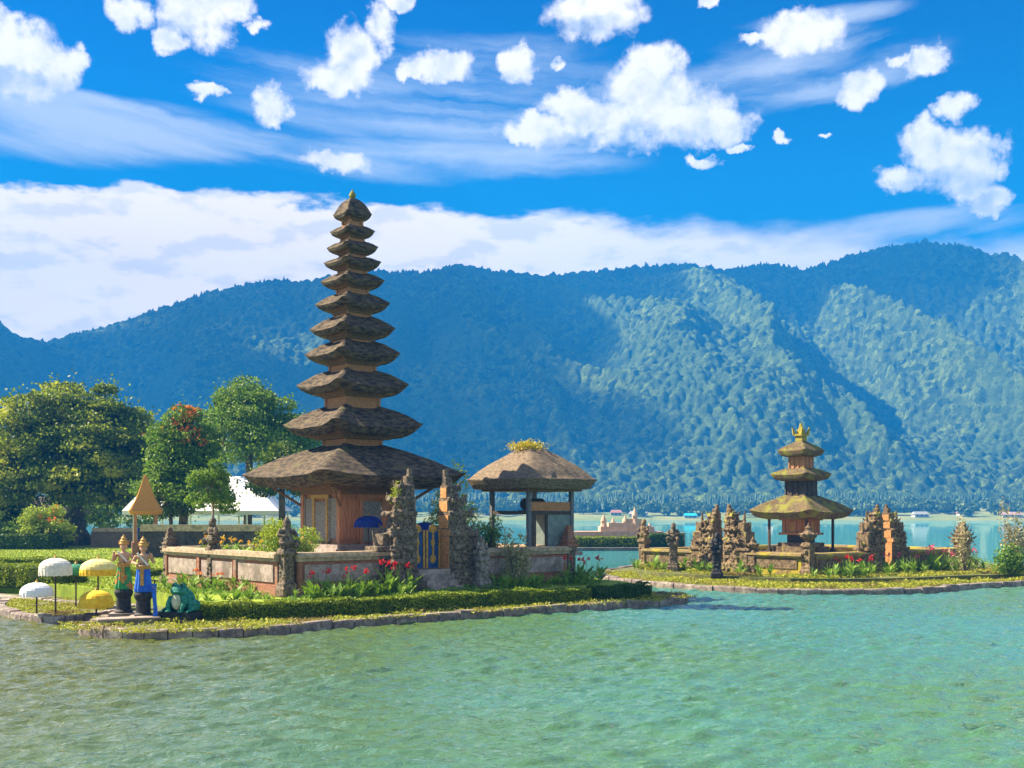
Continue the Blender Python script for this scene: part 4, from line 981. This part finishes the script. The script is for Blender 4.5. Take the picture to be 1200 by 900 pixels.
# ------------------------------------------------------------------ trees
def tree(name, label, p, H, crown, trunk_h, tr, leafm, seed, nclump, cs, leaf, nleaf, flat=.5, lean=(0,0), group=None, bark=None, dome=1.0, bloom=None, low=.0, cat='tree'):
    r = random.Random(seed); q = np.random.RandomState(seed); t = thing(name, label, cat, p, 0, group)
    rx, ry = crown; mb = MB(); top = Vector((lean[0], lean[1], trunk_h))
    mid = Vector((lean[0]*.3+tr*.5, lean[1]*.3, trunk_h*.5))
    mb.tube([(0,0,-.3),(0,0,.15),mid,top],[tr*1.7,tr*1.15,tr*.85,tr*.72],10)
    for a in range(5): th = a*1.257+seed; mb.bar((math.cos(th)*tr*2.3,math.sin(th)*tr*2.3,-.2),(math.cos(th)*tr*.3,math.sin(th)*tr*.3,tr*2.5),tr*.35,tr*.5,6)
    cl = []
    for i in range(nclump):
        for _ in range(50):
            a = r.uniform(0, 6.283); k = math.sqrt(r.random()); x = rx*k*math.cos(a); y = ry*k*math.sin(a)
            zt_ = trunk_h*.85+(H-trunk_h*.85)*(1-k**2.4*dome); zb_ = trunk_h*(1.0-low)+(H-trunk_h)*.12*k
            z = zb_+(zt_-zb_)*(r.random()**.6) ; c = Vector((x+lean[0], y+lean[1], z))
            if all((c-o).length > cs*.75 for o, _ in cl): break
        cl.append((c, cs*r.uniform(.65, 1.25)))
    nb = 6; forks = []
    for i in range(nb):
        a = i*6.283/nb+r.random(); e = top+Vector((rx*.38*math.cos(a), ry*.38*math.sin(a), (H-trunk_h)*r.uniform(.3,.5)))
        k = top.lerp(e, .5)+Vector((0,0,-(H-trunk_h)*.05)); mb.tube([top, k, e],[tr*.6,tr*.42,tr*.28],7); forks.append(e)
    for c, s in cl:
        fk = min(forks+[top], key=lambda o: (o-c).length); m_ = fk.lerp(c, .5)+Vector((0,0,-s*.25)); mb.tube([fk, m_, c],[tr*.22,tr*.14,tr*.05],5)
    obj('trunk', mb, bark or trunkm, t, True)
    pts = []; per = nleaf//nclump
    for c, s in cl:
        n = int(per*s/cs); d = q.normal(size=(n,3)); d /= np.linalg.norm(d, axis=1)[:,None]; d *= (.45+.6*q.rand(n)**.5)[:,None]
        w = 1+.45*(q.rand(6)-.5); d[:,2] = np.where(d[:,2] < 0, d[:,2]*.55, d[:,2]); pts.append(np.array(c)+d*(s*w[0], s*w[1], s*flat*w[2]))
    P = np.concatenate(pts); stray = q.rand(len(P)) < .20; P[stray] += q.normal(size=(stray.sum(),3))*(cs*.32, cs*.32, cs*.24)
    V, Fq = cards(P, leaf, .6, -.0, seed); link('crown', npmesh('crown', V, Fq), leafm, t)
    if bloom:
        top_ = P[(P[:,2] > np.percentile(P[:,2], bloom[1]))]; sel = top_[q.rand(len(top_)) < bloom[2]]
        sel = sel[vnoise(sel[:,0]*.8, sel[:,1]*.8, 3) > bloom[3]]
        V, Fq = cards(sel+(0,0,.1), leaf*1.1, .8, 0, seed+1); link('blossoms', npmesh('blossoms', V, Fq), bloom[0], t)
    return t
tree('broad_tree', 'huge spreading yellow green tree on the left with a thick dark trunk', (-45.5,115,.78), 17.4, (11.0,7.5), 5.4, .85, leafA, 44, 120, 2.15, .38, 105000, .44, (-.5,0), low=.38)
tree('broad_tree', 'dark bushy tree cut off by the left edge of the picture', (-62,120,.78), 12.5, (8.0,6), 3.6, .5, leafA, 5, 60, 2.3, .38, 40000, .55, low=.5)
tree('flame_tree', 'tree crowned with orange red blossom beside the huge spreading tree', (-27.2,90,.78), 12.2, (2.6,2.6), 5.2, .42, leafC, 9, 44, 1.5, .28, 34000, .55, (.4,0), bloom=(leafO, 74, .35, .48), low=.05)
tree('leafy_tree', 'tall bright green tree rising behind the left eaves of the tall pagoda', (-25.6,106,.78), 15.8, (6.0,4.2), 9.8, .42, leafC, 12, 64, 1.65, .29, 46000, .6, (.3,0), low=.0)
tree('leafy_tree', 'dark double trunked tree partly hidden behind the pagoda wall', (-18.6,88,.78), 8.6, (2.0,2.4), 5.6, .32, leafB, 14, 22, 1.1, .26, 9000, .6, (.2,0), low=.1)
tree('small_tree', 'small round leaved tree growing in front of the white canopy', (-16.8,61.5,.78), 6.5, (1.3,1.2), 3.7, .09, leafC, 15, 20, .50, .15, 6500, .8, (.1,0), low=.0, bark=palebark)
tree('small_tree', 'slim young tree standing beside the straw shrine', (-28.0,90,.78), 8.2, (1.9,1.7), 3.4, .2, leafB, 16, 18, .85, .24, 6000, .8, (.1,0), low=.2)
tree('broad_tree', 'pale distant tree seen under the huge crown at the left edge', (-50,134,.78), 7.2, (5.2,4), 2.0, .3, leafC, 17, 24, 1.5, .36, 8000, .6, low=.3)
tree('flowering_bush', 'yellow green bush with orange flowers in front of the big trunk', (-43.6,103,.78), 4.6, (2.2,1.8), 1.0, .16, leafY, 18, 16, .9, .24, 6000, .7, bloom=(leafO, 55, .3, .5), low=.3, cat='bush')
tree('flowering_bush', 'bright green bush just left of the orange flowered one', (-48.6,104,.78), 3.8, (1.8,1.6), .9, .12, leafC, 19, 12, .9, .24, 4500, .7, low=.3, cat='bush')

def bush(label, p, rx, ry, rz_, leafm, n, leaf, seed, name='garden_bush', up=.1):
    t = thing(name, label, 'bush', p, 0); q = np.random.RandomState(seed)
    k = 14; C_ = q.normal(size=(k,3))*(.38,.38,.25)+(0,0,.55); pts = []
    for c in C_:
        m_ = n//k; d = q.normal(size=(m_,3)); d /= np.linalg.norm(d,axis=1)[:,None]; pts.append(c+d*(.25+.2*q.rand(m_)[:,None]))
    P = np.concatenate(pts)*(rx,ry,rz_); P = P[P[:,2] > 0]; V, Fq = cards(P, leaf, .4, up, seed); link('foliage', npmesh('foliage', V, Fq), leafm, t)
    mb = MB()
    for c in C_: mb.bar((0,0,-.1),(c[0]*rx,c[1]*ry,max(c[2],.1)*rz_),.035,.012,5)
    obj('stems', mb, trunkm, t)
bush('vivid lime green shrub spilling over the wall left of the pagoda door', A(1.2,2.2,2.05), 1.3, 1.1, 1.5, leafY, 5200, .13, 3)
bush('dark green shrub at the foot of the lime one', A(.8,1.2,2.05), .8, .8, .9, leafC, 2200, .12, 4)
bush('lime yellow shrub between main gate and open pavilion', A(10.6,3.4,2.05), 1.5, 1.2, 2.9, leafY, 6500, .14, 5)
bush('darker green shrub low behind the gate, left of the open pavilion', A(11.3,1.6,2.05), .9, .8, 1.4, leafC, 2600, .12, 6)
bush('little yellow fern tuft growing on top of the left gate tower', A(5.2,0,4.3), .35, .35, .8, leafY, 500, .10, 7)
bush('dry pale reed clump in front of the wall right of the main gate', A(10.8,-1.1,.78), .7, .5, 1.7, leafR, 1500, .16, 8, up=.8)
bush('leafy green clump right of the tiny shrine at the right edge', (29.0,64.0,.5), 1.3, .9, 1.3, leafP, 2600, .18, 9)
bush('dry twiggy tall shrub at the extreme right of the picture', (30.0,65.5,.5), 1.0, .8, 2.9, leafR, 1800, .2, 10, up=.7)
bush('second pale shrub near the right edge, shorter and whiter', (26.9,65.4,.5), .7, .6, 2.6, leafR, 900, .16, 11, up=.7)

# ------------------------------------------------------------------ flowering plants, one by one
def plant_proto(name, fl, seed, h=1.0, nl=9):
    r = random.Random(seed); t = thing(name, 'flowering plant', 'plant'); mb = MB()
    for i in range(nl):
        a = r.uniform(0,6.283); L = r.uniform(.45,.8)*h; z = r.uniform(0,.35)*h; w = r.uniform(.07,.12)*h; tilt = r.uniform(.3,1.0)
        d = Vector((math.cos(a)*math.sin(tilt), math.sin(a)*math.sin(tilt), math.cos(tilt))); s = Vector((-math.sin(a), math.cos(a), 0)); b = Vector((0,0,z))
        p1 = b+d*L*.5; p2 = b+d*L+Vector((math.cos(a)*.1, math.sin(a)*.1, -.08))*h
        mb.add([b, p1+s*w, p2, p1-s*w, p1+Vector((0,0,-.02))], [(0,1,4),(1,2,4),(2,3,4),(3,0,4)])
    for i in range(3):
        a = r.uniform(0,6.283); mb.bar((0,0,0),(math.cos(a)*.12*h,math.sin(a)*.12*h,r.uniform(.7,1.0)*h),.015,.01,4)
    obj('leaves', mb, leafP, t)
    if fl:
        q = np.random.RandomState(seed); P = q.normal(size=(26,3))*(.04,.04,.045)*h; c = np.array([(math.cos(a)*.12*h, math.sin(a)*.12*h, h*(.85+.15*q.rand())) for a in (q.rand()*6, q.rand()*6)])
        P = np.concatenate([P[:13]+c[0], P[13:]+c[1]]); V, Fq = cards(P, .09*h, .8, 0, seed); link('blossom', npmesh('blossom', V, Fq), fl, t)
    return t
protos = {}
def plants(kind, fl, spots, label, group, zf, hs=(.7,1.15), seed=1):
    r = random.Random(seed)
    for i, (x, y) in enumerate(spots):
        key = (kind, i % 3); z = zf
        if key not in protos:
            o = plant_proto(kind, fl, hash(kind) % 97*0+seed*7+i % 3); protos[key] = o; o.location = (x,y,z)
        else: o = dup(protos[key], (x,y,z), 0)
        s = r.uniform(*hs); o.scale = (s,s,s); o.rotation_euler = (0,0,r.uniform(0,6.28)); o['label'] = label; o['group'] = group; o['category'] = 'plant'
        for k in kids(o): pass
def spots(Q, s0, s1, t0, t1, n, seed):
    r = random.Random(seed); return [Q(s0+(s1-s0)*(i+r.random())/n, r.uniform(t0,t1))[:2] for i in range(n)]
plants('green_plant', None, spots(A,-.2,4.6,-2.5,-.7,44,1)+spots(A,9.2,14.9,-2.4,-.7,50,2), 'leafy green plant without flowers in the bed before the main brick wall', 'leafy plants before the main wall', .78, (.45,.85), 1)
plants('red_flowering_plant', redfl, spots(A,.3,4.9,-1.8,-.8,8,3)+[A(14.6,-1.2)[:2],A(15.2,-1.0)[:2],A(15.6,-1.5)[:2],A(14.1,-.9)[:2]], 'red flowered plant in the bed before the main brick wall', 'red flowers before the main wall', .78, (.9,1.35), 3)
plants('orange_flowering_plant', leafO, [((-9.3-.55*i-.1*(i%2)), 44.2+.42*i) for i in range(9)], 'orange leaved plant at the foot of the sunlit left wall', 'orange plants at the left wall', .78, (.7,1.0), 4)
plants('green_plant', None, [((-9.0-.5*i), 43.2+.36*i+.5*((i*7)%3)) for i in range(13)], 'leafy green plant at the foot of the sunlit left wall', 'leafy plants at the left wall', .78, (.7,1.0), 5)
plants('yellow_flowering_plant', yelfl, [A(.8+.5*(i % 2), 3.2+.55*i)[:2] for i in range(14)], 'yellow flowered plant on top of the left wall court', 'yellow flowers above the left wall', 2.05, (.7,1.0), 6)
plants('red_flowering_plant', redfl, spots(B,.6,5.4,-1.5,-.6,7,7), 'red flowered plant before the low wall of the small temple', 'red flowers at the small temple', .5, (.9,1.3), 7)
plants('pink_flowering_plant', pinkfl, spots(B,6.5,14.5,-2.6,-.8,11,8), 'pink flowered plant right of the right split gate', 'pink flowers at the small temple', .5, (1.1,1.7), 8)
plants('green_plant', None, spots(B,-1.5,14.8,-3.0,-.8,46,9)+spots(lambda s,t: B(t,s),1.2,12.5,-2.0,-.7,20,10), 'leafy green plant at the foot of the small temple walls', 'leafy plants at the small temple', .5, (.7,1.2), 9)

plants('green_plant', None, [(-12.2+.42*i, 40.6+.3*i+.2*(i%2)) for i in range(6)], 'leafy green plant behind the frog statue', 'leafy plants behind the frog', .5, (.8,1.2), 12)

# ------------------------------------------------------------------ uncountable ground cover
def cover(name, label, poly, z, n, size, mat, seed, band=None, up=.5, excl=None, tall=.12):
    r = np.random.RandomState(seed); P = np.array(poly); lo = P.min(0); hi = P.max(0)
    x = r.uniform(lo[0], hi[0], n); y = r.uniform(lo[1], hi[1], n); k = in_poly(x, y, poly)
    if excl: k &= ~in_poly(x, y, excl)
    x, y = x[k], y[k]; d = fbm(x*.9, y*.9, 3, seed); kk = d > .40; x, y, d = x[kk], y[kk], d[kk]
    z_ = z+tall*(d-.35)*3*r.rand(len(x)); V, Fq = cards(np.stack([x,y,z_],-1), size, .35, up, seed)
    tag(link(name, npmesh(name, V, Fq), mat), label, kind='stuff')
def inset(poly, d):
    c = np.mean(np.array(poly), 0); return poly
front = [(-15.2,36),(-11.4,34.6),(-8.4,35.8),(-6,38.4),(-3.2,40.6),(0,43.0),(3.6,45.8),(6.9,47.9),(8.6,50.6),(7.8,53),(5,54.5),(3.4,50.5),(3.2,48.8),(-3.6,44.9),(-8.6,41.4),(-11.4,41.2),(-15,41.5)]
def shrink(poly, w):
    n = len(poly); P = [Vector(p) for p in poly]; area = sum(P[i].x*P[(i+1)%n].y-P[(i+1)%n].x*P[i].y for i in range(n)); s = 1 if area > 0 else -1; o = []
    for i in range(n):
        d = (P[(i+1)%n]-P[i-1]).normalized(); o.append((P[i].x-d.y*s*w, P[i].y+d.x*s*w))
    return o
ml = shrink(refine(main_land,.6), .40)
r_ = np.random.RandomState(2)
cover('ground_cover', 'low yellow green ground cover along the kerb of the main island', [p for p in front], .26, 60000, .13, coverm, 3, up=.45, tall=.14)
cover('ground_cover', 'mossy ground cover on the small islet', shrink(islet,.42), .23, 16000, .11, coverm, 4, up=.45, tall=.10)
cover('ground_cover', 'low ground cover on the rim of the right island', shrink([(6.0,71),(6.4,64),(9.3,59.2),(12.9,55.7),(17,55.3),(21.1,56.2),(23.4,59),(28.6,62.2),(34,62.8),(34,66),(27,64.6),(21.5,61),(16.5,60),(11.5,63.5),(8.3,67.5),(7.9,72)],0), .26, 80000, .15, coverm, 5, up=.45, tall=.16)
cover('garden_cover', 'yellowish ground cover before the small temple walls', [(8,72),(8.4,67.3),(11.7,62.9),(16.5,59.8),(21.5,60.8),(27,64.2),(33,65),(34,70),(28,70.5),(22,66),(16.5,61.5),(13,64.8),(9.5,70)], .54, 60000, .16, coverm, 6, up=.45, tall=.2)
cover('garden_cover', 'leafy ground cover in the bed before the main walls', [A(-1.5,-2.6)[:2],A(15.6,-2.4)[:2],A(15.6,-.4)[:2],A(-.4,-.4)[:2],A(-.4,9)[:2],A(-2.2,9)[:2]], .8, 26000, .15, leafP, 7, up=.5, tall=.2)
def lawn_grass():
    r = np.random.RandomState(4); n = 90000; x = r.uniform(-60,-13,n); y = 44+60*r.rand(n)**1.6; k = in_poly(x,y,terrace_pts) & (np.abs(x/y) < .5); x, y = x[k], y[k]
    V, Fq = cards(np.stack([x,y,np.full(len(x),.82)],-1), .16, .3, .8, 8); tag(link('grass', npmesh('grass', V, Fq), hedgem), 'bright mown lawn grass on the left', kind='stuff')
lawn_grass()

# ------------------------------------------------------------------ things behind the trees on the left
def canopy_tent():
    t = thing('canopy_tent', 'large white canvas canopy on posts behind the trees', 'tent', (-26.9,100,.78), R(4))
    W_, D_, ze, zp = 9.5, 5.0, 3.55, 6.7; mb = MB(); N = 10; v = []; f = []
    for j in range(N+1):
        u = j/N; k = 1-u; s = k
        z = ze+(zp-ze)*u
        x0, x1 = -W_/2-2.2+1.6*u, W_/2+1.6-3.6*u; yy = D_*k+.05
        v += [(x0,-yy,z),(x1,-yy,z),(x1,yy,z),(x0,yy,z)]
    for j in range(N):
        for q in range(4): f.append((j*4+q,j*4+(q+1)%4,(j+1)*4+(q+1)%4,(j+1)*4+q))
    f.append((N*4,N*4+1,N*4+2,N*4+3)); mb.add(v, f); mb.box(-W_/2-2.2,W_/2+1.6,-D_-.04,-D_+.03,ze-.35,ze); c = obj('canvas_roof', mb, white, t)
    for x in (-6,-3.6,-1.2,1.2,3.6,5.8):
        for y in (-D_+.1,D_-.1): mb = MB(); mb.bar((x,y,-.2),(x,y,ze),.09,.09,6); obj('post', mb, white, t)
canopy_tent()
def far_wall(label, x0, x1, y, z0, z1, mat, name='garden_wall'):
    t = thing(name, label, 'wall', (x0,y,z0), 0); L = x1-x0; H = z1-z0
    mb = MB(); mb.box(0,L,-.2,.2,-.2,H*.8); obj('body', mb, mat, t); mb = MB(); mb.box(-.1,L+.1,-.32,.32,H*.8+.002,H); obj('cap', mb, capst, t)
    for k in range(int(L/3)+1): mb = MB(); x = min(L, k*3); mb.box(x-.22,x+.22,-.27,.27,-.2,H*.798); obj('pier', mb, mat, t)
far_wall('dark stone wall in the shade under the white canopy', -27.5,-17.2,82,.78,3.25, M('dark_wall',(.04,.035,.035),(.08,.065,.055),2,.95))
far_wall('long brown banded wall between the big trunk and the straw shrine', -41,-26.5,108,.78,2.7, M('brown_wall',(.15,.10,.07),(.24,.17,.12),3,.95,.4,8,(1,1,6)))
def straw_shrine():
    t = thing('straw_shrine', 'small raised shrine with steep orange straw roof between the trees', 'shrine', (-28.3,85,.78), R(20))
    z = lambda py: CH+(YH-py)*85/F-.78
    for x in (-.75,.75):
        for y in (-.75,.75): mb = MB(); mb.cbox(x,y,.12,.12,0,z(600)+.1); obj('post', mb, shaftwood, t)
    mb = MB(); mb.cbox(0,0,1.0,1.0,-.1,1.1); mb.cbox(0,0,.85,.85,1.1,1.3); obj('plinth', mb, brick, t)
    mb = MB(); mb.cbox(0,0,.6,.6,1.3,2.2); obj('cella', mb, bluepaint, t)
    o = obj('straw_roof', roof_mesh(1.22, z(557)-z(599), .10, .25, .05, 90, bulge=-.25), straw, t, True); o.location = (0,0,z(599))
straw_shrine()
def low_building():
    t = thing('low_building', 'long dark roofed low building at the left edge behind the hedge', 'building', (-58,125,.78), 0)
    mb = MB(); mb.box(-12,8,-3,3,0,3.6); obj('wall', mb, M('dark_brown_wall',(.08,.06,.05),(.14,.10,.08),2,.9), t)  # walls in a dark brown colour
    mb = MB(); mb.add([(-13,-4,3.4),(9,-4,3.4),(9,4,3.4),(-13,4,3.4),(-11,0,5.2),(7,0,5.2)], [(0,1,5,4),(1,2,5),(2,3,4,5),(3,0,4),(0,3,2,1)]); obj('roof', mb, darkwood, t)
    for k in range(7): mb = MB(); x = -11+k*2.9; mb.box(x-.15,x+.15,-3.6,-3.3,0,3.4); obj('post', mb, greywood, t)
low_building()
def gate_posts():
    for x, l in ((-46.2,'pale stone post left of the big tree trunk, nearer the hedge'),(-43.6,'pale stone post right beside the big tree trunk')):
        t = thing('stone_post', l, 'post', (x,106,.78), 0, 'pale stone posts'); mb = MB(); mb.cbox(0,0,.38,.38,-.1,2.1); obj('shaft', mb, capst, t); mb = MB(); mb.cbox(0,0,.5,.5,2.1,2.35); mb.cbox(0,0,.3,.3,2.35,2.6,.15); obj('cap', mb, capst, t)
gate_posts()

# ------------------------------------------------------------------ distant middle island
slab('ground_jetty', [(5.5,121),(20.2,121.5),(20.8,126),(17,134),(6,134)], -.6, .35, M('jetty_stone',(.10,.09,.08),(.2,.18,.15),2,.9), 'narrow distant island')
def brick_terrace():
    t = thing('brick_terrace', 'stepped pink brick terrace with small turrets on the distant middle island', 'terrace', (12.0,128,.3), 0)
    mb = MB(); mb.box(-5.6,5.4,-1.5,3,0,1.75); obj('base', mb, pink, t)
    mb = MB(); mb.box(-1.8,4.4,-1.2,2.4,1.75,2.3); mb.box(-.8,3.2,-1.0,1.9,2.3,2.75); mb.box(1.0,3.0,-.8,1.4,2.75,3.2); obj('steps', mb, pink, t)
    for x, h in ((-1.4,3.8),(-.3,3.4),(1.1,3.7),(2.2,4.6),(3.9,2.8)):
        mb = MB(); mb.lathe([(.42,0),(.42,h*.5),(.5,h*.55),(.3,h*.7),(.36,h*.78),(.12,h*.92),(.02,h)], 8, (x,-.6,0)); obj('turret', mb, pink, t)
    mb = MB(); mb.box(5.4,8,-1,1,0,1.6); obj('ramp', mb, paras, t)
brick_terrace()
